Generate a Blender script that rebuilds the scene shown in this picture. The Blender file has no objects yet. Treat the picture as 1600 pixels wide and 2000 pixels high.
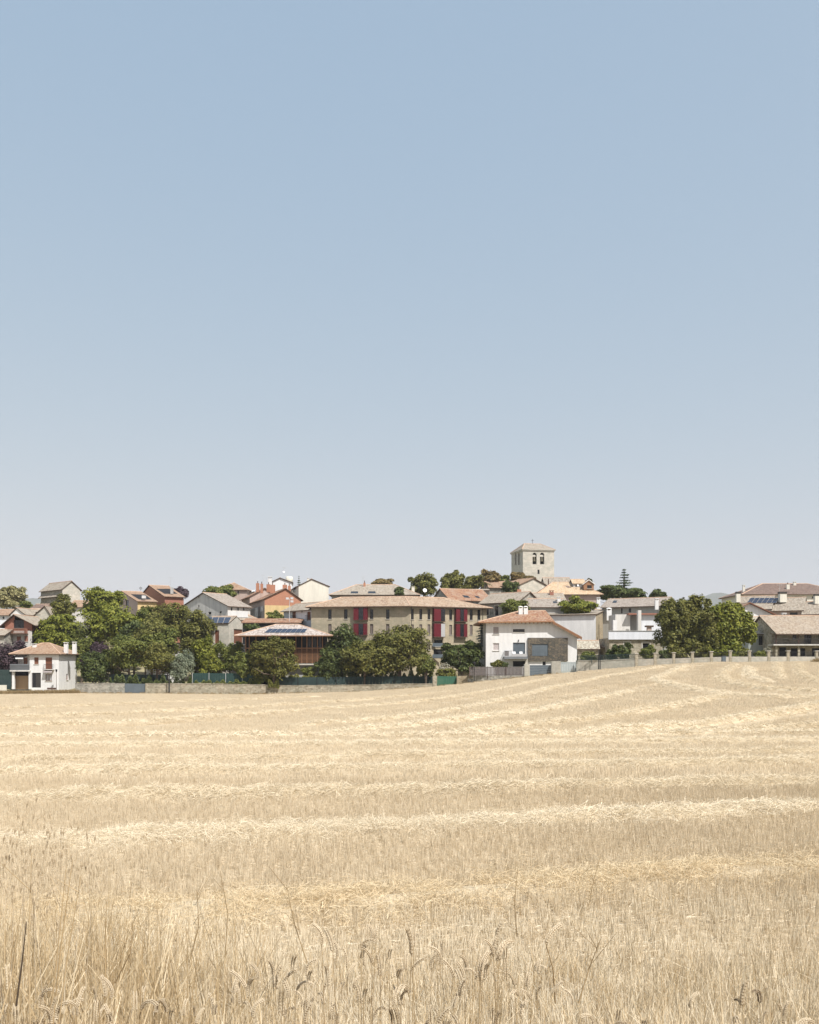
import bpy, bmesh, math, random
import numpy as np
from mathutils import Vector, Matrix
R = math.radians
random.seed(4); rng = np.random.default_rng(11)
scn = bpy.context.scene
COL = scn.collection

# ------------------------------------------------------------------ camera, sky, sun, exposure
F, HOR, EYE = 1760.0, 1285.0, 1.65           # focal length / horizon row in photo pixels, eye height in metres
cam = bpy.data.cameras.new('camera'); cam.sensor_width = 36; cam.lens = 36 * F / 2000
cam.shift_y = (HOR - 1000) / 2000; cam.clip_start = .1; cam.clip_end = 20000
co = bpy.data.objects.new('camera', cam); COL.objects.link(co)
co.location = (0, 0, EYE); co.rotation_euler = (math.pi / 2, 0, 0); scn.camera = co
SUN_B, SUN_EL = 40, 55
w = bpy.data.worlds.new('World'); scn.world = w; w.use_nodes = True
nt = w.node_tree
sky = nt.nodes.new('ShaderNodeTexSky'); sky.sky_type = 'NISHITA'; sky.sun_disc = False
sky.sun_elevation = R(SUN_EL); sky.sun_rotation = R(180 - SUN_B)
sky.altitude = 400; sky.air_density = 1.0; sky.dust_density = 2.2; sky.ozone_density = 1.0
# camera-like tone response for the sky colour: one power curve per channel, the same for every direction
sep = nt.nodes.new('ShaderNodeSeparateColor'); cmb = nt.nodes.new('ShaderNodeCombineColor'); nt.links.new(sky.outputs[0], sep.inputs[0])
for ch, (g_, k_) in enumerate(((.45, 1.78), (.29, 2.10), (.14, 2.70))):
    pw = nt.nodes.new('ShaderNodeMath'); pw.operation = 'POWER'; pw.inputs[1].default_value = g_; nt.links.new(sep.outputs[ch], pw.inputs[0])
    ml = nt.nodes.new('ShaderNodeMath'); ml.operation = 'MULTIPLY'; ml.inputs[1].default_value = k_; nt.links.new(pw.outputs[0], ml.inputs[0]); nt.links.new(ml.outputs[0], cmb.inputs[ch])
nt.links.new(cmb.outputs[0], nt.nodes['Background'].inputs[0]); nt.nodes['Background'].inputs[1].default_value = .15
sl = bpy.data.lights.new('sun', 'SUN'); sl.energy = 4.7; sl.angle = R(.53); sl.color = (1, .97, .925)
so = bpy.data.objects.new('sun', sl); COL.objects.link(so)
sdir = Vector((math.sin(R(SUN_B)) * math.cos(R(SUN_EL)), -math.cos(R(SUN_B)) * math.cos(R(SUN_EL)), math.sin(R(SUN_EL))))
so.rotation_euler = sdir.to_track_quat('Z', 'Y').to_euler(); so.location = (60, -60, 90)
vs = scn.view_settings; vs.view_transform = 'Standard'; vs.look = 'None'; vs.exposure = 0.45; vs.gamma = 1; vs.use_curve_mapping = False
scn.cycles.use_denoising = True; scn.cycles.denoiser = 'OPENIMAGEDENOISE'; scn.cycles.denoising_input_passes = 'RGB_ALBEDO_NORMAL'; scn.cycles.denoising_prefilter = 'ACCURATE'
scn.cycles.max_bounces = 6; scn.cycles.diffuse_bounces = 3; scn.cycles.transparent_max_bounces = 8

# ------------------------------------------------------------------ terrain
_bd = [-60, 0, 2.5, 6, 9, 12, 20, 50, 90, 140, 176, 400]
_bz = [.25, .0, -.15, -.8, -1.22, -1.38, -1.55, -2.3, -3.5, -4.85, -5.5, -6]
_ep = [-400, 0, 150, 500, 700, 850, 1000, 1100, 1200, 1300, 1400, 1600, 2000]
_ey = [1357, 1357, 1355, 1357, 1352, 1342, 1326, 1315.5, 1306, 1298, 1293.5, 1291.5, 1291]
_ed = [165, 165, 165, 165, 165, 162, 158, 154, 150, 146, 143, 140, 140]
def smooth(t): t = np.clip(t, 0, 1); return t * t * (3 - 2 * t)
def edge_d(px): return np.interp(px, _ep, _ed)
def edge_z(px): return EYE + (HOR - np.interp(px, _ep, _ey)) / F * edge_d(px)
def terrain(x, d):
    x = np.asarray(x, float); d = np.asarray(d, float)
    px = 800 + F * x / np.maximum(d, 8.0)
    px = np.clip(px, -400, 2000)
    ed = edge_d(px); ez = edge_z(px)
    b = np.interp(d, _bd, _bz)
    wgt = np.clip((d - 42) / (ed - 42), 0, 1); wgt = wgt ** 1.15
    z = b + wgt * (ez - np.interp(ed, _bd, _bz))
    t = d - ed
    zv = ez + (np.maximum(9.5, ez + 5) - ez) * smooth((t - 3) / 105)
    far = smooth((t - 130) / 200)
    zv = zv * (1 - far) + (-2.0) * far
    return np.where(t > 0, zv, z)
def tz(x, d): return float(terrain(x, d))
def P(px, py, d): return Vector(((px - 800) / F * d, d, EYE + (HOR - py) / F * d))
def Zat(py, d): return EYE + (HOR - py) / F * d
def Xat(px, d): return (px - 800) / F * d
def ground_hit(px, py):
    ds = np.concatenate([np.arange(2.5, 40, .1), np.arange(40, 175, .25)])
    u = (px - 800) / F; zr = EYE + (HOR - py) / F * ds
    i = np.argmax(zr <= terrain(u * ds, ds))
    if zr[i] > terrain(u * ds[i], ds[i]): i = len(ds) - 1
    return Vector((u * ds[i], ds[i], 0))

# ------------------------------------------------------------------ materials
def srgb(r, g, b):
    f = lambda c: ((c / 255 + .055) / 1.055) ** 2.4 if c / 255 > .04045 else c / 255 / 12.92
    return (f(r), f(g), f(b))
def newmat(name):
    m = bpy.data.materials.new(name); m.use_nodes = True
    n = m.node_tree; b = n.nodes['Principled BSDF']; b.inputs['Roughness'].default_value = .85
    b.inputs['Specular IOR Level'].default_value = .25
    return m, n, b
def N(n, t, **k):
    o = n.nodes.new(t)
    for a, v in k.items(): setattr(o, a, v)
    return o
def ramp(n, stops):
    r = n.nodes.new('ShaderNodeValToRGB'); e = r.color_ramp.elements
    while len(e) < len(stops): e.new(.5)
    for i, (p, c) in enumerate(stops): e[i].position = p; e[i].color = (*c, 1)
    return r
def mulc(c, k): return tuple(min(1, x * k) for x in c)
_M = {}
def plain(name, c, rough=.85, var=.12, scale=.8, metal=0, bump=0):
    if name in _M: return _M[name]
    m, n, b = newmat(name)
    tc = N(n, 'ShaderNodeTexCoord')
    nz = N(n, 'ShaderNodeTexNoise'); nz.inputs['Scale'].default_value = scale; nz.inputs['Detail'].default_value = 6; nz.inputs['Roughness'].default_value = .65
    n.links.new(tc.outputs['Object'], nz.inputs['Vector'])
    r = ramp(n, [(.3, mulc(c, 1 - var)), (.7, mulc(c, 1 + var))])
    n.links.new(nz.outputs[0], r.inputs[0]); n.links.new(r.outputs[0], b.inputs['Base Color'])
    b.inputs['Roughness'].default_value = rough; b.inputs['Metallic'].default_value = metal
    if bump:
        bp = N(n, 'ShaderNodeBump'); bp.inputs['Strength'].default_value = bump; bp.inputs['Distance'].default_value = .05
        n.links.new(nz.outputs[0], bp.inputs['Height']); n.links.new(bp.outputs[0], b.inputs['Normal'])
    _M[name] = m; return m
def plaster(name, c, var=.05, stain=.11):
    """painted render: fine mottling and faint vertical run marks"""
    if name in _M: return _M[name]
    m, n, b = newmat(name)
    tc = N(n, 'ShaderNodeTexCoord')
    mp = N(n, 'ShaderNodeMapping'); mp.inputs['Scale'].default_value = (1.6, 1.6, .22); n.links.new(tc.outputs['Object'], mp.inputs[0])
    a = N(n, 'ShaderNodeTexNoise'); a.inputs['Scale'].default_value = 1; a.inputs['Detail'].default_value = 7; n.links.new(mp.outputs[0], a.inputs['Vector'])
    f = N(n, 'ShaderNodeTexNoise'); f.inputs['Scale'].default_value = 2.5; f.inputs['Detail'].default_value = 8; n.links.new(tc.outputs['Object'], f.inputs['Vector'])
    r1 = ramp(n, [(.35, mulc(c, 1 - stain)), (.6, c)]); n.links.new(a.outputs[0], r1.inputs[0])
    r2 = ramp(n, [(.3, (1 - var,) * 3), (.7, (1, 1, 1))]); n.links.new(f.outputs[0], r2.inputs[0])
    mx = N(n, 'ShaderNodeMixRGB', blend_type='MULTIPLY'); mx.inputs[0].default_value = 1
    n.links.new(r1.outputs[0], mx.inputs[1]); n.links.new(r2.outputs[0], mx.inputs[2]); n.links.new(mx.outputs[0], b.inputs['Base Color'])
    bp = N(n, 'ShaderNodeBump'); bp.inputs['Strength'].default_value = .25; bp.inputs['Distance'].default_value = .03
    n.links.new(f.outputs[0], bp.inputs['Height']); n.links.new(bp.outputs[0], b.inputs['Normal'])
    _M[name] = m; return m
def stone(name, ca, cb, cj, size=.42, flat=1.6):
    """rubble masonry: stones with their own tone, recessed mortar, weather patches"""
    if name in _M: return _M[name]
    m, n, b = newmat(name)
    tc = N(n, 'ShaderNodeTexCoord'); mp = N(n, 'ShaderNodeMapping'); mp.inputs['Scale'].default_value = (1 / size, 1 / size, flat / size)
    n.links.new(tc.outputs['Object'], mp.inputs[0])
    v = N(n, 'ShaderNodeTexVoronoi'); v.inputs['Scale'].default_value = 1; v.inputs['Randomness'].default_value = .85; n.links.new(mp.outputs[0], v.inputs['Vector'])
    e = N(n, 'ShaderNodeTexVoronoi', feature='DISTANCE_TO_EDGE'); e.inputs['Scale'].default_value = 1; e.inputs['Randomness'].default_value = .85; n.links.new(mp.outputs[0], e.inputs['Vector'])
    sp = N(n, 'ShaderNodeSeparateColor'); n.links.new(v.outputs['Color'], sp.inputs[0])
    r = ramp(n, [(.0, ca), (.5, mulc(tuple((x + y) / 2 for x, y in zip(ca, cb)), 1)), (1, cb)]); n.links.new(sp.outputs[0], r.inputs[0])
    je = ramp(n, [(.02, (0, 0, 0)), (.10, (1, 1, 1))]); n.links.new(e.outputs[0], je.inputs[0])
    mj = N(n, 'ShaderNodeMixRGB'); mj.inputs[1].default_value = (*cj, 1); n.links.new(je.outputs[0], mj.inputs[0]); n.links.new(r.outputs[0], mj.inputs[2])
    nz = N(n, 'ShaderNodeTexNoise'); nz.inputs['Scale'].default_value = .6; nz.inputs['Detail'].default_value = 9; nz.inputs['Roughness'].default_value = .65; n.links.new(tc.outputs['Object'], nz.inputs['Vector'])
    r2 = ramp(n, [(.3, (.74, .79, .78)), (.65, (1.06, 1.05, 1.03))]); n.links.new(nz.outputs[0], r2.inputs[0])
    mx = N(n, 'ShaderNodeMixRGB', blend_type='MULTIPLY'); mx.inputs[0].default_value = 1
    n.links.new(mj.outputs[0], mx.inputs[1]); n.links.new(r2.outputs[0], mx.inputs[2]); n.links.new(mx.outputs[0], b.inputs['Base Color'])
    bp = N(n, 'ShaderNodeBump'); bp.inputs['Strength'].default_value = .3; bp.inputs['Distance'].default_value = .04
    n.links.new(je.outputs[0], bp.inputs['Height']); n.links.new(bp.outputs[0], b.inputs['Normal'])
    b.inputs['Roughness'].default_value = .95
    _M[name] = m; return m
def tiles(name, cols, lichen=(.42, .39, .34), lk=.3, tw=.26, th=.42):
    """curved clay tiles laid in columns: each tile its own tone, rounded relief, lichen patches"""
    if name in _M: return _M[name]
    m, n, b = newmat(name)
    uv = N(n, 'ShaderNodeUVMap')
    sx = N(n, 'ShaderNodeSeparateXYZ'); n.links.new(uv.outputs[0], sx.inputs[0])
    def math_(op, a, bb=None):
        o = N(n, 'ShaderNodeMath', operation=op)
        n.links.new(a, o.inputs[0]) if not isinstance(a, float) else setattr(o.inputs[0], 'default_value', a)
        if bb is not None: n.links.new(bb, o.inputs[1]) if not isinstance(bb, float) else setattr(o.inputs[1], 'default_value', bb)
        return o.outputs[0]
    u = math_('DIVIDE', sx.outputs[0], tw); v = math_('DIVIDE', sx.outputs[1], th)
    fu = math_('FLOOR', u); fv = math_('FLOOR', v)
    cb = N(n, 'ShaderNodeCombineXYZ'); n.links.new(fu, cb.inputs[0]); n.links.new(fv, cb.inputs[1])
    wn = N(n, 'ShaderNodeTexWhiteNoise', noise_dimensions='2D'); n.links.new(cb.outputs[0], wn.inputs['Vector'])
    r = ramp(n, [(i / (len(cols) - 1), c) for i, c in enumerate(cols)]); n.links.new(wn.outputs['Value'], r.inputs[0])
    tc = N(n, 'ShaderNodeTexCoord'); nz = N(n, 'ShaderNodeTexNoise'); nz.inputs['Scale'].default_value = .55; nz.inputs['Detail'].default_value = 9; nz.inputs['Roughness'].default_value = .7
    n.links.new(tc.outputs['Object'], nz.inputs['Vector'])
    lr = ramp(n, [(.45, (0, 0, 0)), (.68, (lk, lk, lk))]); n.links.new(nz.outputs[0], lr.inputs[0])
    mx = N(n, 'ShaderNodeMixRGB'); mx.inputs[2].default_value = (*lichen, 1); n.links.new(lr.outputs[0], mx.inputs[0]); n.links.new(r.outputs[0], mx.inputs[1])
    n.links.new(mx.outputs[0], b.inputs['Base Color'])
    w1 = math_('SINE', math_('MULTIPLY', u, 6.2832)); w2 = math_('FRACT', v)
    hh = math_('ADD', w1, math_('MULTIPLY', w2, .8))
    bp = N(n, 'ShaderNodeBump'); bp.inputs['Strength'].default_value = .8; bp.inputs['Distance'].default_value = .05
    n.links.new(hh, bp.inputs['Height']); n.links.new(bp.outputs[0], b.inputs['Normal'])
    b.inputs['Roughness'].default_value = .9
    _M[name] = m; return m
def leafmat(name, ca, cb, trans=.3):
    if name in _M: return _M[name]
    m, n, b = newmat(name)
    at = N(n, 'ShaderNodeAttribute', attribute_name='rnd')
    tc = N(n, 'ShaderNodeTexCoord'); nz = N(n, 'ShaderNodeTexNoise'); nz.inputs['Scale'].default_value = .7; nz.inputs['Detail'].default_value = 3
    n.links.new(tc.outputs['Object'], nz.inputs['Vector'])
    ad = N(n, 'ShaderNodeMath', operation='ADD'); n.links.new(at.outputs['Fac'], ad.inputs[0]); n.links.new(nz.outputs[0], ad.inputs[1])
    hf = N(n, 'ShaderNodeMath', operation='MULTIPLY'); hf.inputs[1].default_value = .5; n.links.new(ad.outputs[0], hf.inputs[0])
    r = ramp(n, [(.2, ca), (.8, cb)]); n.links.new(hf.outputs[0], r.inputs[0])
    n.links.new(r.outputs[0], b.inputs['Base Color']); b.inputs['Roughness'].default_value = .6; b.inputs['Specular IOR Level'].default_value = .3
    tr = N(n, 'ShaderNodeBsdfTranslucent'); n.links.new(r.outputs[0], tr.inputs[0])
    ms = N(n, 'ShaderNodeMixShader'); ms.inputs[0].default_value = trans
    out = [x for x in n.nodes if x.type == 'OUTPUT_MATERIAL'][0]
    n.links.new(b.outputs[0], ms.inputs[1]); n.links.new(tr.outputs[0], ms.inputs[2]); n.links.new(ms.outputs[0], out.inputs[0])
    _M[name] = m; return m
def strawmat(name, cols, trans=.2, rough=.6):
    if name in _M: return _M[name]
    m, n, b = newmat(name)
    at = N(n, 'ShaderNodeAttribute', attribute_name='rnd'); oi = N(n, 'ShaderNodeObjectInfo')
    a1 = N(n, 'ShaderNodeMath', operation='MULTIPLY_ADD'); a1.inputs[1].default_value = .3; n.links.new(oi.outputs['Random'], a1.inputs[0])
    a2 = N(n, 'ShaderNodeMath', operation='MULTIPLY'); a2.inputs[1].default_value = .7; n.links.new(at.outputs['Fac'], a2.inputs[0]); n.links.new(a2.outputs[0], a1.inputs[2])
    r = ramp(n, [(i / (len(cols) - 1), c) for i, c in enumerate(cols)]); n.links.new(a1.outputs[0], r.inputs[0])
    n.links.new(r.outputs[0], b.inputs['Base Color']); b.inputs['Roughness'].default_value = rough
    tr = N(n, 'ShaderNodeBsdfTranslucent'); n.links.new(r.outputs[0], tr.inputs[0])
    ms = N(n, 'ShaderNodeMixShader'); ms.inputs[0].default_value = trans
    out = [x for x in n.nodes if x.type == 'OUTPUT_MATERIAL'][0]
    n.links.new(b.outputs[0], ms.inputs[1]); n.links.new(tr.outputs[0], ms.inputs[2]); n.links.new(ms.outputs[0], out.inputs[0])
    _M[name] = m; return m
def glassmat(name, c, rough=.12):
    if name in _M: return _M[name]
    m, n, b = newmat(name); b.inputs['Base Color'].default_value = (*c, 1); b.inputs['Roughness'].default_value = rough; b.inputs['Specular IOR Level'].default_value = .54
    _M[name] = m; return m

WHITE = plaster('white_render', (.74, .735, .72)); CREAM = plaster('cream_render', (.70, .67, .58)); OFFW = plaster('off_white_render', (.66, .64, .60), .06, .2)
GREYR = plaster('grey_render', (.44, .44, .42)); BLUEW = plaster('bluish_white_render', (.72, .74, .78)); OCHRE = plaster('ochre_render', (.60, .45, .23)); PINKR = plaster('pinkish_render', (.46, .36, .31))
BRICK = plain('orange_brick', (.40, .195, .125), .9, .1, 2.5); BRICKD = plain('red_brick', (.30, .14, .10), .9, .1, 2.5)
SAND = stone('sandstone_blocks', (.37, .315, .23), (.45, .385, .285), (.385, .33, .24), .5, 2)
STONE = stone('grey_rubble_stone', (.20, .185, .16), (.46, .43, .375), (.33, .305, .265), .5)
STONEP = stone('pale_ashlar_stone', (.47, .435, .375), (.57, .53, .465), (.50, .465, .405), .6, 1.7)
STONEB = stone('brown_rubble_stone', (.26, .20, .13), (.44, .36, .25), (.38, .32, .23), .4)
STONEY = stone('golden_rubble_stone', (.24, .20, .145), (.48, .425, .335), (.36, .32, .25), .5)
CLAD = stone('slate_cladding', (.09, .084, .074), (.185, .15, .11), (.07, .065, .06), .55, 1.8)
T_PINK = tiles('pink_clay_tiles', [(0.235, 0.148, 0.099), (0.341, 0.242, 0.166), (0.436, 0.343, 0.246), (0.380, 0.265, 0.180)], lk=.25)
T_RED = tiles('red_clay_tiles', [(0.216, 0.095, 0.058), (0.304, 0.159, 0.093), (0.365, 0.237, 0.151), (0.260, 0.123, 0.075)], lk=.35)
T_TAN = tiles('tan_clay_tiles', [(0.219, 0.180, 0.141), (0.317, 0.273, 0.216), (0.387, 0.337, 0.269), (0.289, 0.238, 0.193)], lk=.35)
T_GREY = tiles('greyed_clay_tiles', [(0.226, 0.187, 0.157), (0.301, 0.255, 0.217), (0.360, 0.315, 0.269), (0.276, 0.238, 0.200)], lk=.3)
T_ORANGE = tiles('pale_orange_tiles', [(0.419, 0.284, 0.172), (0.512, 0.379, 0.246), (0.560, 0.443, 0.303), (0.465, 0.324, 0.202)], lk=.15)
T_BROWN = tiles('brown_tiles', [(.130, .092, .074), (.175, .122, .1), (.21, .15, .124), (.155, .108, .088)] or [(0.142, 0.081, 0.062), (0.190, 0.109, 0.085), (0.228, 0.138, 0.109), (0.171, 0.095, 0.076)], lk=.1)
T_PALE = tiles('pale_mixed_tiles', [(0.287, 0.236, 0.179), (0.419, 0.377, 0.295), (0.508, 0.486, 0.396), (0.244, 0.197, 0.149)], lk=.3)
T_TERRA = tiles('terracotta_tiles', [(0.248, 0.148, 0.095), (0.322, 0.208, 0.136), (0.367, 0.259, 0.176), (0.293, 0.183, 0.120)], lk=.2)
WOODD = plain('dark_eave_wood', (.10, .065, .045), .8); WOODO = plain('orange_wood', (.29, .155, .085), .7); WOODB = plain('brown_shutter_wood', (.20, .085, .05), .6)
REDP = plain('crimson_panel', (.115, .013, .019), .45, .08); GLASS = glassmat('dark_glass', (.012, .013, .016), .2); GLASSL = glassmat('curtained_glass', (.42, .42, .42), .3)
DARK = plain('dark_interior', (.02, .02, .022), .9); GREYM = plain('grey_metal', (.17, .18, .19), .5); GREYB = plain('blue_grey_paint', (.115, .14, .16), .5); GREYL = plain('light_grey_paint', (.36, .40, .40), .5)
BLACKM = plain('black_iron', (.03, .03, .032), .5); FRAMEW = plain('white_frame_paint', (.72, .72, .70), .5); FRAMED = plain('dark_frame_paint', (.05, .045, .04), .5)
SHUTG = plain('grey_roller_shutter', (.36, .32, .31), .6, .1, 6); SHUTB = plain('brown_grey_blind', (.20, .165, .145), .6, .1, 6); SHUTL = plain('pale_roller_shutter', (.50, .45, .44), .6, .1, 6); SOLAR = glassmat('solar_cell', (.022, .03, .055), .15); ALU = plain('aluminium', (.5, .5, .5), .4)
GATEG = plain('green_painted_metal', (.045, .13, .085), .5, .1); SCREEN = plain('dark_green_screen', (.03, .05, .047), .85, .2, 1.5); MESHG = plain('green_fence_mesh', (.022, .052, .047), .8, .2, 1.5)
TANDOOR = plain('tan_garage_door', (.42, .29, .18), .6, .06, 5); SLATG = plain('weathered_grey_slats', (.16, .14, .135), .85, .2, 3); CONC = plain('pale_concrete', (.52, .49, .43), .9, .1, 1.5)
BARK = plain('bark', (.13, .10, .075), .95, .3, 3); BARKP = plain('pale_bark', (.42, .38, .33), .9, .3, 2); BRONZE = plain('bronze_bell', (.10, .09, .06), .5)
PLASTW = plain('white_plastic', (.80, .80, .80), .4, .02); RUST = plain('brown_metal', (.10, .06, .045), .6)
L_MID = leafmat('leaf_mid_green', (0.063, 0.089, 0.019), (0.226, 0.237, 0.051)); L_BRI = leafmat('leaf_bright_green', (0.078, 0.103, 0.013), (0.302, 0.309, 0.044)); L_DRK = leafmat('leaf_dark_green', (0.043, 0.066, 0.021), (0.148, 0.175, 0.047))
L_OLV = leafmat('leaf_olive', (0.073, 0.082, 0.019), (0.245, 0.232, 0.055)); L_SIL = leafmat('leaf_silver', (0.124, 0.154, 0.098), (0.342, 0.378, 0.262)); L_PUR = leafmat('leaf_purple', (0.038, 0.024, 0.031), (0.117, 0.072, 0.085))
L_BRN = leafmat('leaf_brownish', (0.104, 0.082, 0.032), (0.324, 0.237, 0.089)); L_BLU = leafmat('needle_blue', (0.051, 0.076, 0.071), (0.193, 0.245, 0.245)); L_PAL = leafmat('leaf_pale_grey', (0.139, 0.139, 0.060), (0.455, 0.409, 0.191)); L_YEL0 = leafmat('leaf_lime', (0.162, 0.146, 0.021), (0.573, 0.439, 0.082))
L_YEL = leafmat('leaf_yellow_green', (.10, .11, .022), (.27, .26, .06)); L_FLW = leafmat('white_blossom', (.12, .13, .06), (.62, .58, .50)); L_PIN = leafmat('needle_dark', (0.044, 0.070, 0.035), (0.137, 0.178, 0.087)); L_WEED = leafmat('dry_weed', (0.204, 0.147, 0.071), (0.473, 0.353, 0.184))
STRAW = strawmat('stubble_straw', [(.50, .405, .275), (.69, .59, .43), (.79, .70, .545)])
STRAWL = strawmat('pale_stubble_straw', [(.52, .425, .295), (.75, .66, .50), (.85, .775, .63)])
STRAWO = strawmat('golden_loose_straw', [(.47, .345, .19), (.66, .53, .34), (.77, .675, .49)])
STRAWP = strawmat('loose_straw', [(.57, .465, .31), (.74, .645, .48), (.83, .75, .60)])
STRAWG = strawmat('golden_dry_grass', [(.30, .205, .105), (.56, .435, .26), (.77, .67, .49)])
EARM = strawmat('ripe_ear', [(.56, .455, .31), (.78, .68, .51)], .35); EARD = strawmat('dark_ear', [(.24, .18, .115), (.38, .30, .20)], .3); STEMD = plain('dark_dead_stem', (.07, .05, .035), .9, .2, 8)

# ------------------------------------------------------------------ mesh helpers (everything is written in world metres, stored relative to the thing's base)
class MB:
    def __init__(s): s.v = []; s.f = []; s.m = []; s.uv = {}
    def poly(s, pts, mi=0, uv=None):
        i = len(s.v); s.v += [tuple(p) for p in pts]; s.f.append(tuple(range(i, i + len(pts)))); s.m.append(mi)
        if uv: s.uv[len(s.f) - 1] = uv
        return s
    def obox(s, o, a, b, c, mi=0):
        o, a, b, c = map(Vector, (o, a, b, c))
        q = [o, o + a, o + a + b, o + b, o + c, o + a + c, o + a + b + c, o + b + c]; i = len(s.v); s.v += [tuple(p) for p in q]
        for fc in ((0, 3, 2, 1), (4, 5, 6, 7), (0, 1, 5, 4), (1, 2, 6, 5), (2, 3, 7, 6), (3, 0, 4, 7)): s.f.append(tuple(i + k for k in fc)); s.m.append(mi)
        return s
    def cbox(s, c, sx, sy, sz, rz=0, mi=0):
        ca, sa = math.cos(rz), math.sin(rz); a = Vector((ca * sx, sa * sx, 0)); b = Vector((-sa * sy, ca * sy, 0)); k = Vector((0, 0, sz))
        return s.obox(Vector(c) - a / 2 - b / 2, a, b, k, mi)
    def tube(s, pts, r, n=6, mi=0, cap=True):
        pts = [Vector(p) for p in pts]; rr = r if isinstance(r, (list, tuple)) else [r] * len(pts); i0 = len(s.v)
        for k, p in enumerate(pts):
            t = (pts[min(k + 1, len(pts) - 1)] - pts[max(k - 1, 0)]).normalized()
            a = t.orthogonal().normalized() if abs(t.z) > .95 else t.cross(Vector((0, 0, 1))).normalized(); b = t.cross(a)
            for j in range(n):
                an = 2 * math.pi * j / n; s.v.append(tuple(p + (a * math.cos(an) + b * math.sin(an)) * rr[k]))
        for k in range(len(pts) - 1):
            for j in range(n):
                a_, b_ = i0 + k * n + j, i0 + k * n + (j + 1) % n; s.f.append((a_, b_, b_ + n, a_ + n)); s.m.append(mi)
        if cap:
            s.f.append(tuple(i0 + j for j in range(n))[::-1]); s.m.append(mi)
            s.f.append(tuple(i0 + (len(pts) - 1) * n + j for j in range(n))); s.m.append(mi)
        return s
    def build(s, name, mats, root=None, smooth_=False):
        me = bpy.data.meshes.new(name); off = root.location if root is not None and root.parent is None else (ROOT_OF(root) if root is not None else Vector())
        me.from_pydata([tuple(Vector(p) - off) for p in s.v], [], s.f)
        for m in (mats if isinstance(mats, (list, tuple)) else [mats]): me.materials.append(m)
        me.polygons.foreach_set('material_index', s.m)
        if s.uv:
            ul = me.uv_layers.new(name='UVMap')
            for fi, uv in s.uv.items():
                for k, li in enumerate(me.polygons[fi].loop_indices): ul.data[li].uv = uv[k]
        if smooth_: me.polygons.foreach_set('use_smooth', [True] * len(me.polygons))
        me.update()
        o = bpy.data.objects.new(name, me); COL.objects.link(o)
        if root is not None: o.parent = root
        return o
def ROOT_OF(o):
    while o.parent is not None: o = o.parent
    return o.location
def tag(o, label, cat, group=None, kind=None):
    o['label'] = label; o['category'] = cat
    if group: o['group'] = group
    if kind: o['kind'] = kind
    return o
def empty(name, loc, label, cat, group=None):
    o = bpy.data.objects.new(name, None); COL.objects.link(o); o.location = loc; o.empty_display_size = .2
    return tag(o, label, cat, group)

# ------------------------------------------------------------------ ground sheet, far hills
def build_ground():
    xs = np.concatenate([-np.geomspace(4300, 110, 20), np.arange(-105, 105.1, 1.5), np.geomspace(110, 4300, 20)])
    ds = np.concatenate([np.arange(-30, 0, 3.), np.arange(0, 14, .5), np.arange(14, 130, 1.5), np.arange(130, 330, 2.), np.geomspace(332, 4700, 18)])
    X, D = np.meshgrid(xs, ds); Z = terrain(X, D)
    Z = Z + .03 * np.sin(X * 1.3 + D * .4) * np.sin(D * .9) * (D < 140)
    nx, nd = len(xs), len(ds)
    me = bpy.data.meshes.new('ground'); V = np.stack([X, D, Z], -1).reshape(-1, 3)
    idx = np.arange(nx * nd).reshape(nd, nx); Q = np.stack([idx[:-1, :-1], idx[:-1, 1:], idx[1:, 1:], idx[1:, :-1]], -1).reshape(-1, 4)
    fastmesh(me, V, Q)
    c = V[Q].mean(1); px = np.clip(800 + F * c[:, 0] / np.maximum(c[:, 1], 8), -400, 2000)
    me.materials.append(soil()); me.materials.append(plain('dry_village_earth', (.24, .21, .12), .95, .35, .25))
    me.polygons.foreach_set('material_index', (c[:, 1] > edge_d(px) + .5).astype(np.int32)); me.polygons.foreach_set('use_smooth', [True] * len(Q))
    o = bpy.data.objects.new('ground', me); COL.objects.link(o); tag(o, 'stubble field rising to the village and the dry earth beyond', 'ground', kind='structure')
def fastmesh(me, V, Q):
    V = np.asarray(V, np.float32); Q = np.asarray(Q, np.int32); k = Q.shape[1]
    me.vertices.add(len(V)); me.vertices.foreach_set('co', V.ravel())
    me.loops.add(Q.size); me.loops.foreach_set('vertex_index', Q.ravel())
    me.polygons.add(len(Q)); me.polygons.foreach_set('loop_start', np.arange(0, Q.size, k, dtype=np.int32)); me.polygons.foreach_set('loop_total', np.full(len(Q), k, np.int32))
    me.update(calc_edges=True)
def soil():
    m, n, b = newmat('straw_littered_soil'); tc = N(n, 'ShaderNodeTexCoord')
    a = N(n, 'ShaderNodeTexNoise'); a.inputs['Scale'].default_value = 9; a.inputs['Detail'].default_value = 9; a.inputs['Roughness'].default_value = .75; n.links.new(tc.outputs['Object'], a.inputs['Vector'])
    r = ramp(n, [(.34, (.38, .30, .195)), (.62, (.52, .43, .30))]); n.links.new(a.outputs[0], r.inputs[0])
    c = N(n, 'ShaderNodeTexNoise'); c.inputs['Scale'].default_value = .12; c.inputs['Detail'].default_value = 5; n.links.new(tc.outputs['Object'], c.inputs['Vector'])
    r2 = ramp(n, [(.35, (.86, .85, .83)), (.65, (1.05, 1.05, 1.05))]); n.links.new(c.outputs[0], r2.inputs[0])
    mx = N(n, 'ShaderNodeMixRGB', blend_type='MULTIPLY'); mx.inputs[0].default_value = 1; n.links.new(r.outputs[0], mx.inputs[1]); n.links.new(r2.outputs[0], mx.inputs[2]); n.links.new(mx.outputs[0], b.inputs['Base Color'])
    b.inputs['Roughness'].default_value = 1
    return m
build_ground()
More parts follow.
